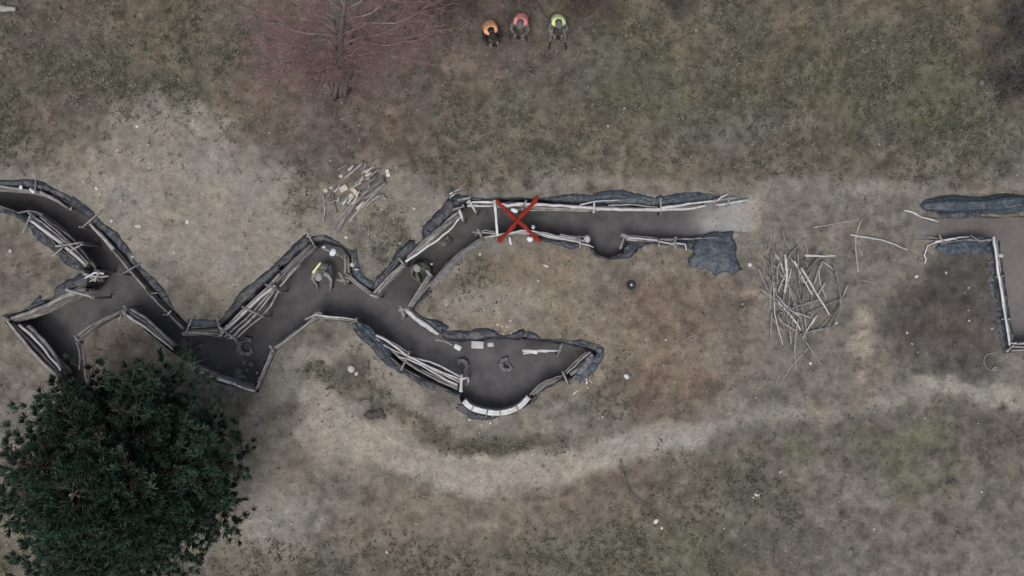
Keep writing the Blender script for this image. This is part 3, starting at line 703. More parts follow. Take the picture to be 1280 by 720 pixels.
revet('short upright line of poles at the mouth of the branch hidden by the conifer', [([(96,428),(99,438),(101,452)],.03,0,D),([(100,450),(99,462)],.025,0.04,'pole')], [], [([(103,430),(104,450),(107,475)],6,.045,-.06)])
revet('level pole on two sticks below the small blue grey tarpaulin square', [([(229,416),(250,416),(277,418)],.035,.08,'pole'),([(229,419),(252,418),(278,421)],.025,.03,D)], [(241,396,232,417,.02),(270,396,277,418,.02)], [([(236,414),(275,413)],7,.05,-.05)])
revet('long lens shaped bundle of grey poles right of the small blue square', [([(275,420),(312,384),(330,368),(344,357)],.04,.1,PP),([(281,421),(312,394),(332,372),(344,358)],.035,.04,'pole'),([(288,423),(320,392),(343,363)],.035,0.0,'pole'),([(293,424),(325,397),(342,376),(348,364),(344,358)],.035,-.05,'pole'),
   ([(277,417),(305,386),(334,360)],.035,.12,'pole'),([(284,424),(310,404),(336,380)],.025,-.2,D)], [(302,383,329,396,.028),(331,355,350,364,.03),(273,408,296,426,.03),(282,408,292,402,.02)], [([(279,413),(300,392),(332,362),(350,342)],7,.05,-.08)])
revet('pole line between the lens shaped bundle and the crouching person', [([(350,358),(362,344),(375,331)],.04,.03,'pole'),([(352,351),(374,328),(395,308)],.03,.0,D),([(345,353),(366,330),(388,306)],.02,.08,D)], [(382,288,394,309,.02)], [([(352,342),(375,320),(390,306)],7,.05,-.06)])
revet('thin grey pole on the lower edge below the curled sack roll', [([(233,454),(252,465),(270,473)],.03,.05,'pole'),([(233,459),(262,472),(300,483)],.025,.02,D)], [(231,452,243,453,.025)], [([(238,457),(268,471)],6,.045,-.05)])
revet('bright white pole along the lower edge below the curled sack roll', [([(270,473),(284,477),(300,483),(318,489)],.035,.08,'white')], [], [([(270,472),(318,487)],6,.045,-.05)])
revet('short grey pole side closing the pocket with the bright white pole', [([(319,489),(329,464),(340,437)],.028,.06,'pole'),([(322,486),(333,460),(342,440)],.025,.03,D)], [(337,432,343,441,.03)], [([(321,486),(332,461),(342,441)],6,.045,-.05)])
revet('single grey pole rising from the pocket to the middle trench', [([(340,436),(366,420),(384,405),(393,396)],.033,.06,'pole'),([(382,400),(396,391),(403,392)],.035,.1,'pole')], [(381,399,401,391,.025)], [([(344,437),(370,416),(396,398)],6,.045,-.05)])
revet('nearly level grey pole on the south bank opposite the crouching person', [([(392,397),(415,398),(440,401),(447,402)],.035,.06,'pole'),([(394,394),(418,396),(446,400)],.025,.09,PP)], [(437,405,446,398,.02)], [([(397,399),(420,399),(445,403)],6,.045,-.05)])
revet('upright grey pole at the right side of the niche with a bent joint', [([(426,322),(431,318),(432,328),(431,342)],.035,.1,'pole'),([(418,312),(426,320),(432,325)],.03,.06,D)], [], [([(434,320),(435,342)],7,.05,-.03)])
revet('cluster of knotty poles running from the niche to the trench fork', [([(425,344),(437,349),(450,358),(467,371)],.04,.08,'pole'),([(432,342),(448,354),(465,367)],.03,.1,'pole'),([(420,350),(436,352)],.045,.06,'pole')], [(424,340,432,354,.04),(462,368,474,372,.035)], [([(442,350),(454,360),(468,367)],7,.05,-.05)])
revet('grey poles along the lower half of the diagonal arm above the fork', [([(465,370),(480,352),(492,340),(505,327)],.042,.06,'pole'),([(468,372),(486,350),(506,329)],.03,.02,'pole')], [(498,322,506,332,.03)], [([(470,366),(484,352),(506,328)],7,.05,-.06)])
revet('bright pale lens of two long poles on the upper diagonal arm', [([(507,327),(535,308),(560,289),(577,270)],.035,.1,'white'),([(509,323),(530,301),(555,284),(575,268)],.045,.06,'pole'),([(512,320),(536,296),(560,276)],.03,.02,D)], [(574,262,579,276,.04,PP),(566,262,580,258,.03)], [([(510,321),(536,300),(560,276),(573,265)],7,.05,-.06)])
revet('grey pole on the lower right bank of the diagonal arm', [([(509,387),(518,371),(528,356),(537,343)],.04,.06,'pole'),([(512,386),(522,370),(538,346)],.025,.03,D)], [(533,338,540,346,.045,'pole')], [([(514,384),(524,370),(540,352)],7,.05,-.06)])
revet('thick whitish log running down right from the knot at the fork', [([(506,386),(520,398),(535,408),(548,418)],.065,.05,PP),([(510,392),(526,405),(546,417)],.035,-.08,PP)], [(500,382,505,396,.045),(498,388,512,386,.03)], [([(516,390),(530,401),(552,417)],7,.055,-.1)])
revet('pair of pale poles at the left corner beside the white crossbar', [([(583,253),(600,252),(618,253)],.035,.12,'white'),([(584,257),(600,257),(619,257)],.035,.08,PP)], [(586,250,595,266,.03,PP),(572,250,588,247,.035)], [([(586,255),(618,254)],7,.05,-.05)])
revet('long pale pole wall across the top of the straight north arm', [([(619,253),(634,257),(650,255),(700,257),(745,260)],.05,.1,PP),([(620,259),(640,256),(665,259),(700,261),(760,261)],.045,.06,'pole'),([(744,261),(785,262),(826,262),(860,261),(882,257)],.05,.1,PP),([(725,256),(743,252),(760,251),(774,250)],.022,.16,PP),
   ([(826,260),(860,255),(894,251)],.04,.16,PP),([(812,263),(850,259),(880,257)],.035,.08,'pole'),([(760,257),(790,256),(822,259)],.025,.08,'pole'),([(640,262),(690,263),(740,263)],.03,-.05,'pole')],
   [(743,252,742,266,.03,PP),(826,247,826,267,.025),(894,248,894,262,.03),(658,250,652,262,.03)], [([(622,254),(700,257),(780,259),(830,260),(880,256)],8,.05,-.06)])
revet('forked pale poles reaching out over the sand ramp', [([(894,252),(903,246),(909,243)],.035,.12,PP),([(893,256),(908,255),(922,252),(936,250)],.035,.1,PP),([(896,251),(906,249),(920,247)],.03,.1,'pole'),([(898,258),(915,253),(932,253)],.025,.06,'pole')], [(912,246,909,258,.02)], [])
revet('white crossbar spanning the trench left of the red cross', [([(618,250),(619.5,270),(622,295)],.042,.2,'white')], [], [])
revet('thin curved pole along the south edge under the red cross', [([(590,290),(602,291),(620,292)],.025,.06,'pole'),([(622,294),(636,291),(658,288),(673,290),(702,296),(722,298)],.025,.08,PP),([(593,294),(606,288),(620,290)],.02,.1,D)], [(597,286,602,296,.04)], [([(604,297),(650,291),(700,298),(735,302)],6,.045,-.06)])
revet('two thin crossed poles with a stone at the bay right of the red cross', [([(673,291),(697,297),(720,302),(742,309)],.022,.14,PP),([(700,293),(718,296),(733,296)],.025,.08,'pole')], [(724,295,726,313,.022)], [])
revet('knotted pole line on the south side beside the wide blue grey sheet', [([(782,297),(800,298),(818,300),(838,304),(857,305),(858,313)],.032,.1,PP),([(814,299),(850,299),(896,297)],.02,.1,'pole'),([(786,294),(812,297),(845,302)],.02,.04,D),([(783,299),(815,303),(854,308)],.025,.02,'pole')],
   [(775,311,781,295,.035),(844,312,844,297,.025),(824,309,823,299,.02),(803,312,808,306,.018),(776,293,786,296,.05)], [([(786,299),(820,300),(868,298)],6,.045,-.08)])
revet('long lower bundle of parallel poles leading to the end chamber', [([(470,419),(490,430),(507,443),(540,460),(577,475)],.032,.12,PP),([(470,423),(488,436),(511,446),(545,463),(575,478)],.03,.1,'pole'),([(513,446),(545,455),(578,473)],.028,.06,PP),([(498,446),(520,453),(550,470),(572,481)],.03,.08,PP),
   ([(476,420),(500,434),(512,442)],.022,.05,'pole'),([(527,462),(545,470),(572,483)],.03,0,D)], [(501,463,512,440,.032),(576,490,577,468,.045,PP),(574,474,586,472,.035,PP),(586,472,585,479,.03,PP)], [([(468,420),(506,452),(540,472),(572,487)],7,.045,-.06)])
revet('floating pale pole with forked end across the top of the end chamber', [([(653,438),(668,439),(685,438),(701,438)],.04,.02,PP),([(654,442),(668,440),(684,440)],.025,-.02,PP)], [(703,429,697,443,.025,'pole')], [])
revet('pair of slanting grey poles at the right tip of the end chamber', [([(738,440),(724,452),(708,467)],.032,.05,'pole'),([(733,440),(718,453),(704,467)],.026,.03,'pole'),([(730,450),(716,464)],.02,-.1,D)], [(703,464,710,480,.03)], [([(742,444),(728,458),(714,469)],6,.045,-.06)])
revet('curved dusty grey pole leading to the white curved edging', [([(662,494),(670,485),(682,476),(704,469)],.03,.04,D),([(666,494),(680,480),(703,472)],.03,0,'pole')], [], [([(670,493),(684,481),(704,474)],6,.045,-.06)])
revet('pale forked branch and thin poles at the top left of the right trench', [([(1156,329),(1158,324),(1155,319),(1159,308),(1168,304),(1179,302),(1197,297),(1211,296)],.022,.08,PP),([(1169,302),(1180,300),(1196,298)],.03,.12,PP),([(1213,294),(1225,301),(1241,299)],.025,.1,'pole'),([(1176,305),(1196,301),(1220,300),(1241,301)],.025,.05,'pole'),([(1158,296),(1180,299)],.025,.03,D)],
   [(1174,293,1178,303,.02)], [])
revet('long straight pale pole down the left side of the right trench', [([(1242,296),(1247,335),(1252,365),(1257,400),(1262,432)],.035,.18,'white')], [(1243,346,1249,346,.02),(1252,399,1257,398,.025)], [([(1246,300),(1253,360),(1263,428)],4,.045,-.02)])
revet('three parallel poles leaving the frame at the right border', [([(1262,429),(1300,430),(1360,430)],.03,.12,PP),([(1262,434),(1300,434),(1360,434)],.03,.1,'pole'),([(1264,438),(1300,438),(1360,438)],.03,.08,'pole')], [(1258,440,1268,430,.03)], [([(1266,430),(1360,431)],4,.045,-.02)])

# curved white edging : sacks in a row
def white_edging():
    pts = smooth_path([V3(px, py, .1) for px, py in [(580,501),(587,508),(600,513),(618,516),(632,515),(644,511),(653,505),(661,496)]], .05)
    o0 = Vector((pts[0].x, pts[0].y, 0)); t = thing('white_edging', o0, 'white curved edging of wrapped rolls at the bottom of the end chamber', 'edging')
    n = len(pts); cuts = [0, int(n * .17), int(n * .36), int(n * .55), int(n * .78), n - 1]
    for a, b in zip(cuts[:-1], cuts[1:]):
        mb = MB(); seg = pts[a:b + 1]; m = len(seg)
        for off in (-.035, .035):
            W = []
            for i, p in enumerate(seg):
                d = (seg[min(i + 1, m - 1)] - seg[max(i - 1, 0)]).normalized(); s = Vector((-d.y, d.x, 0)); W.append(p + s * off + Vector((0, 0, .01 * math.sin(i))))
            tube(mb, W, .045, .04, 9, .08)
        mb.build('white_roll', M['white'], t, off=o0)
        p = seg[-1]; d = (seg[-1] - seg[-2]).normalized(); s = Vector((-d.y, d.x, 0))
        mb = MB(); tube(mb, resample([p - s * .10 + Vector((0, 0, .06)), p + Vector((0, 0, .07)), p + s * .10 + Vector((0, 0, .06))], .05), .014, .014, 6); mb.build('binding', M['pole_dark'], t, off=o0)
    for k in range(5):
        W = [p + Vector((0, .02, -.12 - k * .11)) for p in pts[::4]]; mb = MB(); tube(mb, W, .05, .045, 7, .08); mb.build('wall_pole', M['pole_dark'], t, off=o0)
white_edging()

# red cross of straps
def red_cross():
    t = thing('strap_cross', V3(648, 274, 0), 'red cross of two straps stretched over the trench', 'cross'); o0 = t.location.copy()
    for (a, b, zoff) in (((619, 250), (676, 302), .0), ((623, 303), (673, 246), .012)):
        n = 26; V = []
        A, B = V3(*a, .2), V3(*b, .2); d = (B - A).normalized(); s = Vector((-d.y, d.x, 0))
        for i in range(n):
            u = i / (n - 1); p = A.lerp(B, u); w = .055 * (1 + .2 * math.sin(i * .9) + .12 * math.sin(i * 2.3)) * (.8 if i in (0, n - 1) else 1)
            p = p + s * .012 * math.sin(i * .5 + zoff * 90); z = .205 + zoff - .13 * math.sin(PI * u) + .012 * math.sin(i * 1.7)
            for q in (-1, 0, 1): V.append(Vector((p.x, p.y, z + (.012 if q == 0 else 0))) + s * w * q)
        F = [(i * 3 + j, (i + 1) * 3 + j, (i + 1) * 3 + j + 1, i * 3 + j + 1) for i in range(n - 1) for j in range(2)]
        o = mesh_obj('strap', [v - o0 for v in V], F, M['red'], t); md = o.modifiers.new('thickness', 'SOLIDIFY'); md.thickness = .006; md.offset = -1
red_cross()

# ------------------------------------------------------------------ loose poles
def loose(pts, r, label, mat='pole', z=.04, group=None, name='loose_pole', cat='pole', lift=0.0):
    W = [V3(px, py, 0) for px, py in pts]
    for i, w in enumerate(W): w.z = 0
    W = smooth_path(W, .14)
    for i, w in enumerate(W):
        w.z = gz(w.x, w.y) + r + z + lift * i / max(1, len(W) - 1); w.x += random.uniform(-.01, .01); w.y += random.uniform(-.01, .01)
    c = W[len(W) // 2].copy(); mb = MB(); tube(mb, [w - c for w in W], r * 1.1, r * .7, 7, .06, knots=True)
    o = mb.build(name, M[mat]); o.location = c
    return tag(o, label, cat, group)
def zp(L, ox, oy, s): return [(ox + a / s, oy + b / s) for a, b in L]
def kink(L):
    L = [(a + random.gauss(0, 3), b + random.gauss(0, 3)) for a, b in L]
    if len(L) == 2: L.insert(1, ((L[0][0] + L[1][0]) / 2 + random.gauss(0, 6), (L[0][1] + L[1][1]) / 2 + random.gauss(0, 4)))
    return L
heap = [[(155,75),(140,160),(130,250)],[(140,165),(165,200),(200,290),(250,430)],[(175,85),(205,160)],[(235,145),(205,200),(180,280)],[(372,205),(395,290),(400,370),(370,470)],[(335,205),(300,300),(280,395)],[(430,350),(350,380),(270,410)],
 [(325,358),(240,380),(160,412)],[(85,240),(125,330),(170,400)],[(95,210),(125,290)],[(135,290),(133,395)],[(148,285),(152,420),(175,530)],[(130,400),(132,510)],[(175,350),(190,430)],[(190,430),(210,530)],[(215,240),(175,370)],[(240,170),(250,300)],
 [(260,130),(280,200)],[(205,300),(190,440)],[(330,205),(372,240)],[(150,160),(140,300)],[(185,180),(190,330)],[(225,290),(262,420)],[(265,300),(235,430)],[(300,330),(360,420)],[(380,400),(300,500)],[(345,290),(318,335)],[(402,380),(330,480)],
 [(355,465),(250,495)],[(250,495),(290,550),(325,605)],[(235,430),(232,620)],[(440,300),(400,400)],[(160,400),(155,520)],[(120,360),(190,385)],[(205,160),(230,330)],[(110,250),(160,360)],[(165,300),(210,450)],[(125,230),(118,350)],
 [(270,200),(300,300)],[(320,230),(345,350)],[(150,420),(165,520)],[(200,230),(160,330)],[(225,330),(205,520)],[(250,380),(268,480)],[(288,250),(262,360)],[(215,410),(285,430)]]
hr = random.Random(31)
for k in range(26):
    cx, cy = hr.uniform(130, 290), hr.uniform(200, 470); a = hr.gauss(1.45, .38); ll = hr.uniform(35, 95)
    heap.append([(cx - ll * math.cos(a), cy - ll * math.sin(a)), (cx + hr.gauss(0, 5), cy), (cx + ll * math.cos(a), cy + ll * math.sin(a))])
for i, L in enumerate(heap):
    loose(zp(kink(L), 920, 260, 3.13), random.choice((.015, .018, .022, .026, .031)), 'thin bare grey pole lying in the large tangled heap right of the island', random.choice(('pole', 'pole', 'pole_pale', 'pole_dark')), z=.02 + .13 * random.random(), group='poles of the large tangled heap')
loose(zp([(243,235),(270,280),(297,327)], 920, 260, 3.13), .032, 'short bright pale pole lying on top of the tangled heap', 'pole_pale', z=.3)
loose(zp([(258,188),(310,189),(372,190)], 920, 260, 3.13), .026, 'level pale pole across the upper right of the tangled heap', 'pole_pale', z=.3)
loose(zp([(290,538),(225,605),(195,650),(165,697)], 920, 260, 3.13), .022, 'thin crooked pole trailing down left below the tangled heap', 'pole', z=0)
loose(zp([(300,78),(380,62),(475,42)], 920, 260, 3.13), .018, 'thin faint stick lying left of the standing crossed sticks', 'pole', z=0)
loose(zp([(495,38),(468,110),(470,180),(475,250)], 920, 260, 3.13), .022, 'upright bent stick crossed by a long pale stick', 'pole', z=0)
loose(zp([(445,105),(540,120),(600,135),(668,165)], 920, 260, 3.13), .022, 'long pale stick curving right over the upright bent stick', 'pole_pale', z=.05)
loose(zp([(480,150),(493,185)], 920, 260, 3.13), .014, 'tiny twig beside the upright bent stick', 'pole', z=0)
loose(zp([(490,280),(520,287),(550,285)], 920, 260, 3.13), .014, 'short pale twig below the long curving stick', 'pole', z=0)
loose([(1130,263),(1143,266),(1152,271),(1173,277)], .024, 'bent pale stick lying at the left end of the long tarpaulin roll', 'pole_pale', z=0)
loose([(-10,12),(6,12),(22,13)], .09, 'thick pale log end in the top left corner of the photo', 'pole', z=0, name='log', cat='log')
loose([(776,574),(778,590),(786,612),(800,626),(813,632)], .02, 'dark curved root lying on the sandy ground at the bottom', 'bark', z=0, name='root', cat='root')
loose([(562,243),(569,239),(576,235)], .022, 'short white stick just above the corner by the white crossbar', 'white', z=0)
loose([(563,246),(571,241)], .016, 'second short white stick under the one above the crossbar corner', 'white', z=0)
loose([(443,337),(450,337)], .014, 'thin white sliver on the ribbed tarpaulin by the niche', 'white', z=.12)
loose([(716,493),(724,487)], .02, 'small white sliver lying beside the dark blue tarpaulin', 'white', z=0)
loose([(1264,345),(1266,378)], .014, 'thin dark wire lying on the floor of the right trench', 'bark', z=-.5)
# left heap
lh = [([(205,645),(300,500),(395,380),(590,205)],.045,'pole'),([(310,570),(400,460),(600,260)],.03,'pole'),([(420,85),(340,165),(270,220)],.03,'pole'),([(445,90),(410,210)],.02,'pole'),([(550,145),(460,210),(340,265)],.028,'pole'),
 ([(590,230),(480,300),(400,345)],.04,'pole_dark'),([(605,255),(500,340),(420,385)],.045,'pole_dark'),([(90,580),(110,460),(100,350)],.018,'pole'),([(180,340),(185,430),(210,500)],.02,'pole_dark'),([(560,350),(420,460)],.03,'pole'),([(500,70),(400,170)],.02,'pole_dark'),
 ([(480,220),(430,330)],.022,'pole'),([(130,420),(240,390)],.018,'pole'),([(590,350),(470,420)],.02,'pole_dark'),([(540,190),(410,320)],.03,'pole_dark'),([(360,430),(300,520)],.03,'pole_dark'),([(300,470),(380,360)],.035,'pole'),([(610,390),(560,350)],.018,'pole'),([(220,420),(330,330)],.02,'pole_dark'),([(250,520),(330,430)],.022,'pole'),([(100,440),(160,330)],.016,'pole_dark'),([(215,150),(300,100)],.02,'pole_dark'),([(420,200),(330,310)],.02,'pole')]
for i, (L, r, m) in enumerate(lh):
    lab = 'longest thick pale pole of the small wood heap pointing down left' if i == 0 else 'grey stick lying in the small wood heap above the niche'
    loose(zp(L, 390, 190, 6.545), r * 1.25, lab, m, z=.02 + .08 * random.random(), group=None if i == 0 else 'sticks of the small wood heap', name='stick' if i else 'loose_pole', cat='stick' if i else 'pole')

def box_obj(px, py, lx, ly, lz, rot, label, mat='brick', z=None, name='block', cat='block', group=None, bev=.012):
    bm = bmesh.new(); bmesh.ops.create_cube(bm, size=1)
    for v in bm.verts:
        v.co.x *= lx; v.co.y *= ly; v.co.z *= lz
        v.co += Vector([random.uniform(-.08, .08) * min(lx, ly, lz) for _ in range(3)])
    bmesh.ops.bevel(bm, geom=bm.edges[:], offset=bev, segments=2, affect='EDGES')
    me = bpy.data.meshes.new(name); bm.to_mesh(me); bm.free(); me.materials.append(M[mat])
    o = bpy.data.objects.new(name, me); COL.objects.link(o); c = V3(px, py, 0)
    o.location = (c.x, c.y, (gz(c.x, c.y) if z is None else z) + lz / 2); o.rotation_euler = (random.uniform(-.08, .08), random.uniform(-.08, .08), math.radians(rot))
    return tag(o, label, cat, group)
def Z3(a, b): return (390 + a / 6.545, 190 + b / 6.545)
box_obj(*Z3(262, 302), .22, .15, .1, 30, 'cream block at the left of the three in the small wood heap')
box_obj(*Z3(352, 325), .27, .12, .1, -50, 'long cream block on the right of the three in the small wood heap')
box_obj(*Z3(320, 366), .16, .15, .1, 20, 'square cream block lowest of the three in the small wood heap')
box_obj(*Z3(240, 198), .1, .08, .06, 10, 'small cream chip at the upper left of the small wood heap')
box_obj(*Z3(618, 158), .1, .09, .08, 5, 'white cube at the upper right end of the small wood heap', 'white')
box_obj(*Z3(624, 187), .1, .1, .08, 8, 'white cube just below another at the right end of the wood heap', 'white')
box_obj(*Z3(115, 318), .12, .1, .07, 30, 'dusty pale lump at the left edge of the small wood heap', 'stone')
box_obj(*Z3(160, 295), .09, .08, .06, 60, 'little dusty chip beside the pale lump of the wood heap', 'stone')
box_obj(*Z3(275, 407), .08, .06, .05, 40, 'little cream chip below the square block of the wood heap', 'brick')
box_obj(597, 431, .34, .2, .14, -3, 'wide whitish block on the upper edge of the end chamber', 'pole_pale', z=-.1)
box_obj(613, 431, .17, .1, .1, 0, 'narrow whitish block right of the wide one at the end chamber', 'pole_pale', z=-.1)
box_obj(572, 434, .2, .14, .12, -28, 'tilted white block left of the wide whitish one', 'white', z=-.1)
box_obj(668, 441, .16, .07, .04, -10, 'white scrap hanging under the floating pale pole', 'white_plastic', z=-.1, name='plastic_scrap', cat='scrap')
loose([(545,425),(556,427),(566,432)], .02, 'thin stick leading to the tilted white block', 'pole', z=-.02)

# short chunks in the wood heap
cr_ = random.Random(77)
for k in range(22):
    cx, cy = cr_.uniform(150, 480), cr_.uniform(130, 440); a = cr_.uniform(-1.3, -.3); l_ = cr_.uniform(14, 50)
    loose(zp([(cx - l_ * math.cos(a), cy - l_ * math.sin(a)), (cx + l_ * math.cos(a), cy + l_ * math.sin(a))], 390, 190, 6.545), cr_.uniform(.018, .04), 'short split chunk among the sticks of the small wood heap', cr_.choice(('pole', 'pole_pale', 'pole_pale', 'brick')), z=.03 + .1 * cr_.random(), group='split chunks of the small wood heap', name='wood_chunk', cat='wood chunk')
# lumps
def lump_mesh(name, mat, seed, flat=.6, rough=.22):
    bm = bmesh.new(); bmesh.ops.create_icosphere(bm, subdivisions=2, radius=1); r = random.Random(seed)
    dirs = [(Vector((r.uniform(-1, 1), r.uniform(-1, 1), r.uniform(-1, 1))).normalized(), r.uniform(-rough, rough)) for _ in range(9)]
    for v in bm.verts:
        k = 1 + sum(a * max(0, v.co.normalized().dot(d)) ** 3 * 1.4 for d, a in dirs); v.co *= k; v.co.z *= flat
    me = bpy.data.meshes.new(name); bm.to_mesh(me); bm.free(); me.materials.append(M[mat]); return me
LM = [lump_mesh('stone', 'stone', i) for i in range(4)]
CM = [lump_mesh('clod', 'clod', 20 + i, .7, .35) for i in range(4)]
def lump(px, py, r, label, cat='stone', name='stone', group=None, meshes=LM, mat=None, z=None, asp=1.0, rot=None):
    me = random.choice(meshes)
    if mat: me = me.copy(); me.materials[0] = M[mat]
    o = bpy.data.objects.new(name, me); COL.objects.link(o); c = V3(px, py, 0)
    o.location = (c.x, c.y, (gz(c.x, c.y) if z is None else (float(floor_z(np.array([c.x]), np.array([c.y]))[0]) if z < -1 else z)) + r * .3); o.scale = (r * asp, r / asp, r); o.rotation_euler = (0, 0, random.uniform(0, 6.3) if rot is None else rot)
    return tag(o, label, cat, group)
lump(783, 471, .075, 'largest white stone on the reddish island between the trench arms', mat='white')
lump(820, 651, .07, 'white stone by the end of the dark curved root', mat='white', asp=1.2)
lump(827, 660, .035, 'smaller white stone just right below the one by the root', mat='white')
lump(937, 331, .06, 'bright white stone left of the tangled heap of poles', mat='white')
lump(1045, 404, .05, 'pale stone at the right edge of the tangled heap', mat='stone')
lump(1145, 346, .055, 'white stone on the dark soil left of the right trench', mat='white')
lump(440, 461, .11, 'large pale stone lying in the dark hollow south of the middle trench', mat='stone')
lump(446, 467, .06, 'smaller pale stone beside the large one in the dark hollow', mat='stone')
lump(440, 331, .06, 'pale round stone at the right of the ribbed tarpaulin', mat='stone')
lump(433, 297, .06, 'grey stone on the tarpaulin above the niche', mat='stone')
lump(733, 299, .12, 'pale stone by the crossed thin poles right of the red cross', mat='stone', z=-.05)
lump(173, 283, .07, 'flat pale stone on the sandy ground left of centre', mat='stone', asp=1.5, rot=0)
lump(121, 236, .045, 'white stone on the bank above the leftmost trench bend', mat='white')
lump(140, 276, .045, 'white stone beside the tie stick of the leftmost arm', mat='white')
lump(234, 277, .05, 'white stone in the middle of the sandy clearing', mat='white')
lump(172, 158, .045, 'white stone near the tip of the sandy clearing', mat='white')
lump(682, 332, .06, 'flat pale stone on the upper part of the island', mat='stone', asp=1.5, rot=-.5)
lump(13, 314, .05, 'pale stone on the bank at the left border', mat='stone')
lump(1251, 320, .07, 'white rounded stone right of the long straight pale pole', mat='stone')
lump(1012, 454, .05, 'tiny pale stone on the crooked pole below the heap', mat='white')
for p in [(637,303,.05),(663,298,.05),(664,302,.04),(28,236,.06),(42,239,.07),(36,236,.05)]:
    pass
lump(638, 302, .06, 'white crescent scrap at the left under the red cross', 'scrap', 'plastic_scrap', mat='white_plastic', asp=.6, z=.05, rot=.2)
lump(663, 299, .075, 'crumpled white scrap at the right under the red cross', 'scrap', 'plastic_scrap', mat='white_plastic', z=.05)
lump(643, 264, .07, 'shiny white scrap between the upper arms of the red cross', 'scrap', 'plastic_scrap', mat='white_plastic', z=.1, asp=1.5, rot=-.4)
lump(666, 284, .06, 'pale stub beside the right arm of the red cross', 'scrap', 'wood_stub', mat='pole_pale', z=.1)
lump(28, 235, .05, 'left shiny scrap on the pole line at the left border', 'scrap', 'plastic_scrap', mat='white_plastic', z=.07)
lump(42, 238, .08, 'right shiny scrap on the pole line at the left border', 'scrap', 'plastic_scrap', mat='white_plastic', z=.07, asp=1.4, rot=-.8)
lump(405, 310, .06, 'left shiny white scrap on the pole above the crouching person', 'scrap', 'plastic_scrap', mat='white_plastic', z=.07)
lump(417, 315, .09, 'right shiny white scrap on the pole above the crouching person', 'scrap', 'plastic_scrap', mat='white_plastic', z=.07)
loose([(402,309),(410,313),(424,320)], .03, 'pale stick holding the shiny scraps above the crouching person', 'pole', z=.05)
# disc with bright centre
def disc():
    t = thing('dark_disc', V3(789, 356, gz(*wx(789, 356))), 'small dark disc with bright centre on the island', 'disc')
    bm = bmesh.new(); bmesh.ops.create_cone(bm, cap_ends=True, segments=24, radius1=.13, radius2=.11, depth=.04); bmesh.ops.translate(bm, verts=bm.verts, vec=(0, 0, .03))
    me = bpy.data.meshes.new('base'); bm.to_mesh(me); bm.free(); me.materials.append(M['black']); o = bpy.data.objects.new('base', me); COL.objects.link(o); o.parent = t
    bm = bmesh.new(); bmesh.ops.create_uvsphere(bm, u_segments=12, v_segments=8, radius=.035); bmesh.ops.translate(bm, verts=bm.verts, vec=(0, 0, .06))
    me = bpy.data.meshes.new('knob'); bm.to_mesh(me); bm.free(); me.materials.append(M['white']); o = bpy.data.objects.new('knob', me); COL.objects.link(o); o.parent = t
disc()
# coil of wire
def coil():
    mb = MB(); c = V3(1238, 452, 0); g = gz(c.x, c.y)
    W = [Vector((.20 * math.cos(a) * (1 + .1 * math.sin(3 * a)), .23 * math.sin(a), .03 + .02 * math.sin(5 * a))) for a in np.linspace(1.4, 5.6, 30)]
    tube(mb, W, .012, .012, 6)
    W = [Vector((.1 + .06 * math.cos(a), -.2 + .05 * math.sin(a), .05)) for a in np.linspace(0, 7, 16)]; tube(mb, W, .014, .014, 6)
    o = mb.build('wire_coil', M['pole']); o.location = (c.x, c.y, g); tag(o, 'thin pale loop of wire on the dark soil by the right trench', 'wire')
coil()

small = [(148,188),(152,252),(187,210),(218,316),(166,321),(125,243),(187,181),(673,351),(843,478),(928,380),(688,526),(753,521),(912,517),(570,397),(558,381),(832,425),(1156,523),(1227,615),(1092,661),(1182,341),(1211,401),(1240,411),(1134,416),(1140,430),
 (600,318),(700,420),(500,305),(478,262),(492,273),(518,261),(870,38),(780,136),(760,158),(1100,180),(540,330),(700,470),(484,690),(520,655),(365,655),(350,690),(1210,360),(1185,470),(975,590),(905,660),(1000,640)]
for i, p in enumerate(small):
    lump(p[0], p[1], random.uniform(.022, .038), 'tiny white pebble lying on the open ground', 'pebble', 'pebble', 'tiny white pebbles scattered on the ground', mat=None)
def cluster(cx, cy, n, sp, label, grp, r0=.02, r1=.035, mat='white'):
    for k in range(n):
        lump(cx + random.gauss(0, sp), cy + random.gauss(0, sp), random.uniform(r0, r1), label, 'pebble', 'pebble', grp, mat=mat)
cluster(947, 623, 9, 4, 'tiny white chip of the loose cluster south of the tangled heap', 'white chips south of the heap')
cluster(735, 477, 6, 4, 'tiny white chip right of the end chamber tip', 'white chips by the chamber tip')
cluster(630, 407, 8, 5, 'small yellowish chip on the bank above the end chamber', 'chips above the end chamber', mat='brick')
cluster(610, 524, 5, 8, 'tiny white chip on the black tarpaulin below the white edging', 'chips below the white edging')
cluster(312, 480, 8, 4, 'small pale scrap heaped in the pocket by the bright white pole', 'scraps in the pocket', .03, .05, mat='stone')
for o in [o for o in COL.objects if o.get('group') in ('scraps in the pocket',)]: o.location.z = float(floor_z(np.array([o.location.x]), np.array([o.location.y]))[0]) + .02
x, y = free_pts(220); 
for a, b in list(zip(x, y))[:130]:
    px, py = 640 + a * S, 360 - b * S
    lump(px, py, random.uniform(.012, .022), 'tiny white pebble lying on the open ground', 'pebble', 'pebble', 'tiny white pebbles scattered on the ground')
for (cx, cy, n, sp, lab, z) in [(226, 437, 11, 7, 'dusty earth clod in the heap at the end of the right bank trench arm', -1.2), (553, 300, 7, 6, 'dusty grey lump on the floor of the diagonal arm near its top', -1.2), (467, 517, 9, 6, 'dark earth clod in the small heap on the sandy path', None), (300, 462, 8, 12, 'dark clod on the floor of the pocket above the bright white pole', -1.25)]:
    for k in range(n):
        lump(cx + random.gauss(0, sp), cy + random.gauss(0, sp * .6), random.uniform(.05, .12), lab, 'clod', 'clod', lab.replace('dusty ', '').replace(' clod', ' clods').replace(' lump', ' lumps'), CM, mat='sacking' if k % 3 == 0 and z else None, z=z)

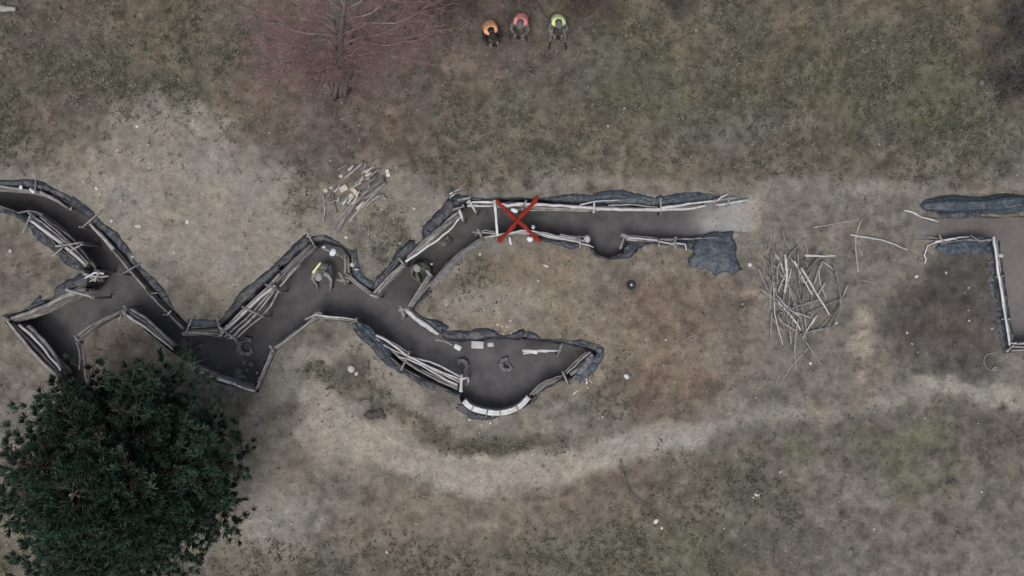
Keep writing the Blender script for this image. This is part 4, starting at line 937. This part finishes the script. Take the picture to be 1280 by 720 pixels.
# curled rolls on the floor
def curl(px, py, R, a0, a1, label, rt=.085):
    x, y = wx(px, py, -1.0); fz = float(floor_z(np.array([x]), np.array([y]))[0]); n = 30; mb = MB(); V = []
    t = thing('curled_roll', (x, y, fz), label, 'sack roll')
    pts = [Vector((R * math.cos(a), R * .92 * math.sin(a), .09 + .03 * math.sin(2 * a))) for a in np.linspace(a0, a1, n)]
    k = 12; vs = []; fs = []
    for i, p in enumerate(pts):
        d = (pts[min(i + 1, n - 1)] - pts[max(i - 1, 0)]).normalized(); s = Vector((-d.y, d.x, 0)).normalized(); u = Vector((0, 0, 1))
        rr = rt * (.55 + .45 * math.sin(PI * i / (n - 1)) ** .5) * (1 + .16 * math.sin(i * 1.3))
        for j in range(k):
            an = 2 * PI * j / k; w = rr * (1 + .12 * math.sin(4 * an + i * .5)); vs.append(p + s * math.cos(an) * w + u * math.sin(an) * w)
    for i in range(n - 1):
        for j in range(k): fs.append((i * k + j, i * k + (j + 1) % k, (i + 1) * k + (j + 1) % k, (i + 1) * k + j))
    fs += [tuple(range(k))[::-1], tuple((n - 1) * k + j for j in range(k))]; mb.add(vs, fs); mb.build('roll', M['sacking'], t)
    mb = MB(); e = pts[-1]; tube(mb, smooth_path([e, e * .62 + Vector((.02, -.03, .03)), e * .45 + Vector((0, .08, .02))], .04), rt * .55, rt * .35, 8, .1); mb.build('loose_end', M['sacking'], t)
curl(310, 433, .235, 0.9, 5.5, 'grey curled sack roll open to the right on the floor by the pole bundle')
curl(577, 456, .17, -1.2, 2.2, 'dusty curled roll on the floor above the end of the lower bundle', .07)
curl(634, 454, .17, 1.5, 5.6, 'dusty curled roll in the middle of the end chamber', .07)

# ------------------------------------------------------------------ people
def person(px, py, label, z=0, rot=0, lean=.15, coat='camo', vest=None, head_fwd=.1, knees=.2, knee_h=.42, reach=.72, hat='hair', band=None, controller=True, seat_h=.12, s=1.0, slump=False):
    x, y = wx(px, py, z); gzv = (gz(x, y) if z == 0 else float(floor_z(np.array([x]), np.array([y]))[0]))
    t = thing('person', (x, y, gzv), label, 'person'); t.rotation_euler = (0, 0, rot); t.scale = (s, s, s)
    V = []; E = []; R = []
    def v(p, r, par=None):
        V.append(p); R.append(r if isinstance(r, tuple) else (r, r)); i = len(V) - 1
        if par is not None: E.append((par, i))
        return i
    L = lean
    pel = v((0, 0, seat_h + .04), (.15, .12)); bel = v((0, -L * .4, seat_h + .2), (.145, .11), pel); che = v((0, -L * .9, seat_h + .38), (.16, .12), bel)
    nb = v((0, -L * 1.1, seat_h + .49), (.085, .08), che); ne = v((0, -L * 1.2 - head_fwd * .4, seat_h + .57), .055, nb)
    hd = v((0, -L * 1.2 - head_fwd, seat_h + .66), (.078, .085), ne); ht = v((0, -L * 1.2 - head_fwd * 1.15, seat_h + .755), (.07, .08), hd)
    face = v((0, -L * 1.2 - head_fwd - .06, seat_h + .63), .035, hd); nose = v((0, -L * 1.2 - head_fwd - .105, seat_h + .65), .013, face)
    hands = []
    for sg in (-1, 1):
        hip = v((sg * .1, -.06, seat_h), .095, pel); kn = v((sg * knees, -.06 - reach * .5, knee_h), .068, hip); cf = v((sg * (knees + .005), -.06 - reach * .68, knee_h * .6), .058, kn); an = v((sg * (knees + .02), -.06 - reach * .9, .09), .042, cf)
        heel = v((sg * (knees + .02), -.05 - reach * .92, .045), .042, an); toe = v((sg * (knees + .05), -.05 - reach - .18, .04), .036, heel)
        sh = v((sg * .175, -L * 1.0, seat_h + .45), .068, nb); el = v((sg * .27, -L * 1.0 - .16, seat_h + .24), .05, sh)
        if controller: wr = v((sg * .12, -L - .34, seat_h + .24), .032, el); hc = v((sg * .085, -L - .38, seat_h + .25), (.036, .022), wr)
        else: wr = v((sg * .2, -L - .36, .12), .034, el); hc = v((sg * .19, -L - .42, .07), (.036, .022), wr)
        hands.append(V[hc])
        hx, hy, hz = V[hc]
        for k in range(4):
            ln = (.065, .075, .07, .055)[k]; fx = hx + sg * (.024 - k * .016)
            a = v((fx, hy - .035, hz + .004), .0095, hc); b = v((fx - sg * .006, hy - .035 - ln * .6, hz - .012), .0085, a); v((fx - sg * .012, hy - .035 - ln * .75, hz - .04), .007, b)
        a = v((hx - sg * .035, hy + .005, hz + .012), .0105, hc); v((hx - sg * .055, hy - .03, hz + .012), .009, a)
    me = bpy.data.meshes.new('body'); me.from_pydata(V, E, []); me.update()
    o = bpy.data.objects.new('body', me); COL.objects.link(o)
    md = o.modifiers.new('skin', 'SKIN'); md.use_smooth_shade = True
    for i, r in enumerate(R): me.skin_vertices[0].data[i].radius = r; me.skin_vertices[0].data[i].use_root = (i == 0)
    o.modifiers.new('sub', 'SUBSURF').levels = 1; o.modifiers['sub'].render_levels = 1
    dg = bpy.context.evaluated_depsgraph_get(); m2 = bpy.data.meshes.new_from_object(o.evaluated_get(dg)); o.modifiers.clear(); o.data = m2; m2.name = 'body'
    m2.materials.clear()
    for nm in (coat, 'skin', 'boot'): m2.materials.append(M[nm])
    hp = Vector(V[hd])
    for p in m2.polygons:
        c = p.center; p.use_smooth = True
        if c.z > seat_h + .585: p.material_index = 1
        elif any((c - Vector(h)).length < .05 or ((c - Vector(h)).length < .15 and c.y < h[1] - .01 and abs(c.x - h[0]) < .07) for h in hands): p.material_index = 1
        elif c.z < .1 and c.y < -.05 - reach * .8: p.material_index = 2
    o.parent = t
    # hair / cap
    bm = bmesh.new(); bmesh.ops.create_uvsphere(bm, u_segments=16, v_segments=10, radius=.108)
    for q in list(bm.verts):
        if q.co.z < -.035 and q.co.y < .03: bm.verts.remove(q)
    for q in bm.verts: q.co.z *= .95; q.co.y *= 1.12; q.co *= 1 + .04 * math.sin(q.co.x * 90) * math.sin(q.co.y * 80)
    m3 = bpy.data.meshes.new('hair'); bm.to_mesh(m3); bm.free(); m3.materials.append(M[hat]); hname = 'hair' if hat == 'hair' else 'helmet'
    h = bpy.data.objects.new(hname, m3); COL.objects.link(h); h.parent = t; h.location = (0, -L * 1.2 - head_fwd * 1.05 + .01, seat_h + .725); m3.polygons.foreach_set('use_smooth', [True] * len(m3.polygons))
    # eyes
    for sg in (-1, 1):
        bm = bmesh.new(); bmesh.ops.create_uvsphere(bm, u_segments=8, v_segments=6, radius=.013); m4 = bpy.data.meshes.new('eye'); bm.to_mesh(m4); bm.free(); m4.materials.append(M['black'])
        e = bpy.data.objects.new('eye', m4); COL.objects.link(e); e.parent = t; e.location = (sg * .032, -L * 1.2 - head_fwd - .083, seat_h + .68)
    if vest:
        k = 28; prof = [(.05, .185, .16), (.18, .19, .165), (.32, .20, .165), (.42, .205, .15), (.485, .19, .13), (.53, .15, .105), (.55, .10, .085)]
        vs = []; fs = []
        for (hz, rx, ry) in prof:
            for j in range(k):
                a = PI * 1.5 + .32 + (2 * PI - .64) * j / (k - 1) * 1.0; w = 1 + .05 * math.sin(5 * a + hz * 20 + px) + .02 * math.sin(11 * a + px)
                vs.append((rx * math.cos(a) * w, -L * min(1.1, hz * 2.3) + ry * math.sin(a) * w, seat_h + hz))
        for r in range(len(prof) - 1):
            for j in range(k - 1): fs.append((r * k + j, r * k + j + 1, (r + 1) * k + j + 1, (r + 1) * k + j))
        vo = mesh_obj('vest', vs, fs, M[vest], t); md = vo.modifiers.new('thickness', 'SOLIDIFY'); md.thickness = .012; md.offset = 1
        # reflective bands
        vs = []; fs = []
        for hz, e in ((.26, .02), (.30, .02)):
            for j in range(k):
                a = PI * 1.5 + .32 + (2 * PI - .64) * j / (k - 1); vs.append((.215 * math.cos(a), -L * hz * 2.3 + .183 * math.sin(a), seat_h + hz))
        for j in range(k - 1): fs.append((j, j + 1, k + j + 1, k + j))
        mesh_obj('reflective_band', vs, fs, M['reflect'], vo)
    if band:
        mb = MB(); tube(mb, smooth_path([(-.21, -L * .95 - .03, seat_h + .53), (-.12, -L * .8 + .07, seat_h + .55), (-.03, -L * .5 + .14, seat_h + .51)],  .05), .036, .028, 8, .15)
        mb.build('sash', M[band], t)
    if controller:
        c = thing('hand_controller', (x, y, gzv), label.split(' in ')[0] + ' holds this black controller', 'controller')
        c['label'] = 'small black controller held by the person in the %s vest' % vest
        c.rotation_euler = t.rotation_euler; c.scale = t.scale
        bm = bmesh.new(); bmesh.ops.create_cube(bm, size=1)
        for q in bm.verts: q.co = Vector((q.co.x * .15, q.co.y * .1, q.co.z * .045)) + Vector((0, -L - .42, seat_h + .27))
        bmesh.ops.bevel(bm, geom=bm.edges[:], offset=.012, segments=2, affect='EDGES'); m5 = bpy.data.meshes.new('casing'); bm.to_mesh(m5); bm.free(); m5.materials.append(M['black'])
        b = bpy.data.objects.new('casing', m5); COL.objects.link(b); b.parent = c
        for sg in (-1, 1):
            mb = MB(); tube(mb, [(sg * .05, -L - .46, seat_h + .28), (sg * .07, -L - .53, seat_h + .31)], .006, .005, 6); mb.build('antenna', M['black'], c)
    return t
person(611, 32, 'person in an orange vest sitting bent forward, leftmost of the three at the top', vest='orange', rot=.25, coat='dark_cloth', lean=.28, head_fwd=.2, s=.95, reach=.36, knees=.14, hat='hair')
person(652, 23, 'person in a coral vest sitting between the orange and lime ones', vest='coral', rot=-.15, coat='camo', lean=.24, head_fwd=.14, s=.95, reach=.46, knees=.2, hat='camo')
person(697, 25, 'person in a lime vest sitting with legs stretched forward at the top', vest='lime', coat='camo', lean=.2, head_fwd=.12, s=.95, reach=.66, knees=.2, knee_h=.40, hat='camo')
person(410, 329, 'person crouching in the trench niche with a lime sash on the shoulder', z=-1.0, rot=-.12, coat='camo_light', lean=.3, head_fwd=.06, reach=.5, knees=.2, knee_h=.5, seat_h=.3, hat='camo_light', band='pale_lime', controller=False)
person(522, 330, 'person slumped in grey clothes on the floor of the diagonal trench arm', z=-1.25, coat='camo', rot=.5, lean=.1, head_fwd=.05, reach=.7, knees=.16, knee_h=.2, seat_h=.05, hat='camo_light', controller=False)

# ------------------------------------------------------------------ trees
def leaf_mat():
    m, nt, b = new_mat('needles'); N = nt.nodes; L = nt.links
    a = N.new('ShaderNodeAttribute'); a.attribute_name = 'cover'
    L.new(a.outputs['Color'], b.inputs['Base Color']); b.inputs['Roughness'].default_value = .6; b.inputs['Specular IOR Level'].default_value = .25
    return m
M['needles'] = leaf_mat()
def conifer():
    bx, by = -9.85, -4.65; g = gz(bx, by); Ht = 5.6
    t = thing('conifer_tree', (bx, by, g), 'large dark green conifer with a round crown at the bottom left', 'tree')
    rnd = random.Random(5)
    mb = MB(); tube(mb, [Vector((.04 * math.sin(z), .04 * math.cos(z * 1.3), z - .1)) for z in np.linspace(0, Ht, 14)], .2, .03, 10, .06); mb.build('trunk', M['bark'], t)
    br = MB(); tips = []; 
    for k in range(140):
        h = .7 + (Ht - .9) * (k / 140) ** 0.95; az = k * 2.39996 + rnd.uniform(-.35, .35)
        prof = math.sin(min(1, (h / Ht) * 1.25 + .35) * PI * .5) * (1 - max(0, (h - 1.9) / (Ht - 1.7)) ** 1.7)
        R = 3.2 * max(.08, prof) * rnd.uniform(.72, 1.1)
        if rnd.random() < .1: R *= .65
        R *= (1 - .17 * max(0, math.sin(az))) * (1 + .13 * math.sin(az * 6 + 1) * min(1, R / 3)) * rnd.uniform(.9, 1.1)
        lift = rnd.uniform(.1, .45)
        pts = [Vector((0, 0, h))]
        n = 7
        for i in range(1, n + 1):
            u = i / n; a2 = az + .18 * math.sin(u * 3 + k); r = R * u
            pts.append(Vector((math.cos(a2) * r, math.sin(a2) * r, h + lift * r * (.3 + .35 * u) - .08 * r * math.sin(PI * u))))
        tube(br, pts, .02 + .012 * R, .008, 5)
        for i in range(2, n + 1):
            u = i / n; P = pts[i]; dirv = (pts[i] - pts[i - 1]).normalized(); side = Vector((-dirv.y, dirv.x, 0))
            for sg in (-1, 1):
                for rep in range(2):
                    ll = (R * .30 * (1.25 - u) + .26) * rnd.uniform(.6, 1.2); q = P + (side * sg * rnd.uniform(.5, 1) + dirv * rnd.uniform(.2, .9) + Vector((0, 0, rnd.uniform(-.05, .3)))).normalized() * ll
                    tube(br, [P, P.lerp(q, .5) + Vector((0, 0, .03)), q], .009, .005, 4)
                    m = max(1, int(ll / .21))
                    for w in range(1, m + 1): tips.append((P.lerp(q, w / m) + Vector((rnd.gauss(0, .03), rnd.gauss(0, .03), rnd.gauss(0, .03))), (q - P).normalized(), k))
            tips.append((P, dirv, k))
        tips.append((pts[-1], dirv, k))
    br.build('branches', M['branch_dark'], t)
    T = np.array([tuple(p) for p, d, k in tips]); Dv = np.array([tuple(d) for p, d, k in tips]); K = np.array([k for p, d, k in tips])
    nn = 38; n = len(T) * nn; C0 = np.repeat(T, nn, 0); D0 = np.repeat(Dv, nn, 0)
    dv = D0 * 1.1 + RNG.normal(0, .5, (n, 3)) + np.array((0, 0, .3)); dv /= np.linalg.norm(dv, axis=1)[:, None]
    ln = RNG.uniform(.08, .21, n)[:, None]; a = dv * ln * .5
    w = np.cross(dv, RNG.normal(0, 1, (n, 3))); w /= np.linalg.norm(w, axis=1)[:, None] + 1e-9; w *= RNG.uniform(.006, .012, n)[:, None]
    kc = RNG.rand(200)[K]; tip_r = np.repeat(kc * .5 + .5 * RNG.rand(len(T)) ** 1.5, nn)[:, None]
    col = np.array((.007, .018, .013)) * (1 - tip_r) + np.array((.058, .104, .068)) * tip_r
    brn = np.repeat(RNG.rand(200)[K] < .12, nn)[:, None] & np.repeat(RNG.rand(len(T)) < .6, nn)[:, None]; col = np.where(brn, np.array((.062, .058, .045)), col) * RNG.uniform(.75, 1.3, n)[:, None]
    me = quads_mesh('crown', C0 + a * 1.0, a, w, M['needles'], col); o = bpy.data.objects.new('crown', me); COL.objects.link(o); o.parent = t
    print('needles', n)
conifer()

def grow(mb, p, d, length, r, depth, rnd, up=.06, split=(2, 4), fine=.0035):
    n = 5; pts = [p.copy()]; cur = p.copy(); dd = d.copy()
    for i in range(n):
        dd = (dd + Vector((rnd.gauss(0, .10), rnd.gauss(0, .10), rnd.gauss(0, .08) + up))).normalized(); cur = cur + dd * (length / n); pts.append(cur.copy())
    tube(mb, pts, r, max(fine, r * .5), 6 if r > .02 else 4)
    if depth <= 0: return
    for i in range(1, n + 1):
        for _ in range(rnd.randint(*split) if i > 1 else 1):
            ax = Vector((rnd.gauss(0, 1), rnd.gauss(0, 1), rnd.gauss(0, .5))).normalized()
            nd = (dd + ax * rnd.uniform(.45, .85)).normalized()
            if rnd.random() < .62 + .1 * depth: grow(mb, pts[i], nd, length * rnd.uniform(.38, .62), max(fine, r * .42), depth - 1, rnd, up, split, fine)

def bare_tree():
    b = V3(424, 122, 0); g = gz(b.x, b.y); t = thing('bare_tree', (b.x, b.y, g), 'leafless tree with grey stems spreading thin twigs at the top left', 'tree')
    rnd = random.Random(9)
    top = V3(432, -12, 7.6) - Vector((b.x, b.y, g))
    stems = [((0, 0), top, .09), ((-.16, .02), V3(418, 18, 5.8) - Vector((b.x, b.y, g)), .055), ((.1, -.06), V3(447, 0, 6.0) - Vector((b.x, b.y, g)), .07), ((.22, .05), V3(452, 50, 3.6) - Vector((b.x, b.y, g)), .035), ((-.26, .0), V3(405, 60, 3.2) - Vector((b.x, b.y, g)), .032), ((-.1, -.12), V3(428, 30, 5) - Vector((b.x, b.y, g)), .06)]
    tr = MB(); tw = MB(); bb = MB()
    for (ox, oy), tp, r in stems:
        A = Vector((ox, oy, -.1)); P = [A.lerp(tp, u) + Vector((.05 * math.sin(u * 7 + ox * 20), .05 * math.cos(u * 6), 0)) for u in np.linspace(0, 1, 10)]
        tube(tr, P, r, r * .45, 9, .06)
    tr.build('trunk', M['bark'], t)
    main = stems[0][1]
    targets = [((300,6),5.5),((336,88),4.2),((352,100),4.0),((376,60),5.0),((395,95),3.6),((375,20),6.5),((330,30),6.0),((470,75),4.5),((462,92),4.0),((448,88),3.8),((522,54),5.5),((505,70),5.0),((520,22),6.5),((490,5),7),((400,5),7),((350,-10),6.5),((445,65),4.8),((410,75),4.4),((500,35),5.6),((380,40),5.2),((455,30),6.2),((365,75),4.6),((480,50),5.2),((430,-60),8),((370,-50),7.5),((500,-50),7.5),((315,50),5.0),((540,40),5.2),((340,60),5.0),((390,112),3.0),((440,110),3.0)]
    for (tx, ty), z in targets:
        tip = V3(tx, ty, z) - Vector((b.x, b.y, g)); u = min(.97, max(.35, (z - 1.3) / 7.6)); P0 = Vector((0, 0, -.1)).lerp(main, u)
        dist = (tip - P0).length; n = 7; pts = []
        for i in range(n + 1):
            s_ = i / n; q = P0.lerp(tip, s_); q.z += .25 * math.sin(PI * s_) * dist * .3; q.x += .06 * math.sin(i * 1.7 + tx); q.y += .06 * math.cos(i * 1.3 + ty); pts.append(q)
        tube(bb, pts, .018 + .004 * dist, .008, 5)
        for i in range(2, n + 1):
            for _ in range(2 + (rnd.random() < .3)):
                d = (pts[i] - pts[i - 1]).normalized(); ax = Vector((rnd.gauss(0, 1), rnd.gauss(0, 1), rnd.gauss(0, .5))).normalized()
                grow(tw, pts[i], (d + ax * .7).normalized(), rnd.uniform(.3, .8), .006, 2, rnd, .03, (1, 1), .003)
    bb.build('branches', M['branch'], t); tw.build('twigs', M['twig'], t)
bare_tree()

def shrub(px, py, R, Ht, n, label, mat='twig_red', seed=0, lean=(0, 0), cat='shrub', name='bare_shrub', depth=2):
    rnd = random.Random(seed); x, y = wx(px, py); t = thing(name, (x, y, gz(x, y)), label, cat)
    tw = MB()
    for k in range(n):
        a = rnd.uniform(0, 2 * PI); e = rnd.uniform(.25, 1.2); d = Vector((math.cos(a) * math.cos(e) + lean[0], math.sin(a) * math.cos(e) + lean[1], math.sin(e))).normalized()
        p = Vector((rnd.gauss(0, R * .25), rnd.gauss(0, R * .25), -.03)); grow(tw, p, d, Ht * rnd.uniform(.6, 1.1), .016, depth, rnd, .02, (1, 3), .004)
    tw.build('stems', M[mat], t)
shrub(578, -16, .9, .9, 18, 'reddish leafless shrub behind the orange vested person at the top edge', seed=1)
shrub(655, -20, .9, 1.0, 20, 'reddish leafless shrub behind the coral vested person at the top edge', seed=2)
shrub(724, -18, .9, 1.0, 20, 'reddish leafless shrub behind the lime vested person at the top edge', seed=3)
shrub(528, -6, 1.0, 1.1, 20, 'reddish leafless shrub between the bare tree and the orange vested person', seed=4)
shrub(845, -6, .45, .4, 16, 'small dark tangled bush cut by the top edge right of the people', 'bark', seed=5)
shrub(1262, 100, 1.0, .6, 34, 'low tangle of dark brushwood at the upper right edge', 'twig_grey', seed=6, name='brushwood', cat='brushwood')
shrub(1268, 35, 1.1, .7, 34, 'dark leafless bush in the top right corner', 'bark', seed=7)
shrub(1252, 212, .3, .22, 12, 'small dry weed clump above the long rolled tarpaulin', 'bark', seed=8, depth=1)
shrub(300, 468, .35, .3, 10, 'dead brush on the bank between the conifer and the bright white pole', 'bark', seed=10, depth=1)
for (px, py, sd, lab) in [(1076,172,11,'small dark weed clump left of two others in the right meadow'),(1112,168,12,'small dark weed clump in the middle of three in the right meadow'),(1146,180,13,'small dark weed clump right of two others in the right meadow'),(1186,601,14,'small dark weed beside the green patch at the lower right'),
        (659,232,15,'small dark weed just above the red cross'),(739,234,16,'small dark weed above the bulging tarpaulin'),(565,237,17,'small dark weed above the corner of the diagonal arm'),(757,191,18,'small dark weed in the meadow above the long north pole wall')]:
    shrub(px, py, .16, .14, 9, lab, 'bark', seed=sd, depth=1, name='weed', cat='weed')
lump(1227, 104, .10, 'pale grey lump of earth beside the brushwood at the upper right', 'clod', 'clod', meshes=CM, mat='sacking')

# ------------------------------------------------------------------ light, sky, camera
w = bpy.data.worlds.new('World'); sc.world = w; w.use_nodes = True; nt = w.node_tree; bg = nt.nodes['Background']
sky = nt.nodes.new('ShaderNodeTexSky'); sky.sky_type = 'NISHITA'; sky.sun_disc = False
EL, AZ = 68, 200
sky.sun_elevation = math.radians(EL); sky.sun_rotation = math.radians(AZ); sky.dust_density = 4.0; sky.air_density = 1.0; sky.ozone_density = 1.0
hs = nt.nodes.new('ShaderNodeHueSaturation'); hs.inputs['Saturation'].default_value = .62
nt.links.new(sky.outputs[0], hs.inputs['Color']); nt.links.new(hs.outputs[0], bg.inputs['Color']); bg.inputs['Strength'].default_value = .11
sd = bpy.data.lights.new('sun', 'SUN'); sd.energy = 1.05; sd.angle = math.radians(24); sd.color = (1, .97, .93)
so = bpy.data.objects.new('sun', sd); COL.objects.link(so)
azr = math.radians(AZ); d = Vector((math.sin(azr) * math.cos(math.radians(EL)), math.cos(azr) * math.cos(math.radians(EL)), math.sin(math.radians(EL))))
so.rotation_euler = d.to_track_quat('Z', 'Y').to_euler(); so.location = (0, 0, 40)
cd = bpy.data.cameras.new('camera'); cd.sensor_width = 36; cd.lens = 36 * H / (1280 / S); cd.clip_end = 3000
co = bpy.data.objects.new('camera', cd); COL.objects.link(co); co.location = (0, 0, H); co.rotation_euler = (0, 0, 0); sc.camera = co
sc.view_settings.view_transform = 'Standard'; sc.view_settings.look = 'None'; sc.view_settings.gamma = 1; sc.view_settings.use_curve_mapping = False
sc.view_settings.exposure = .25
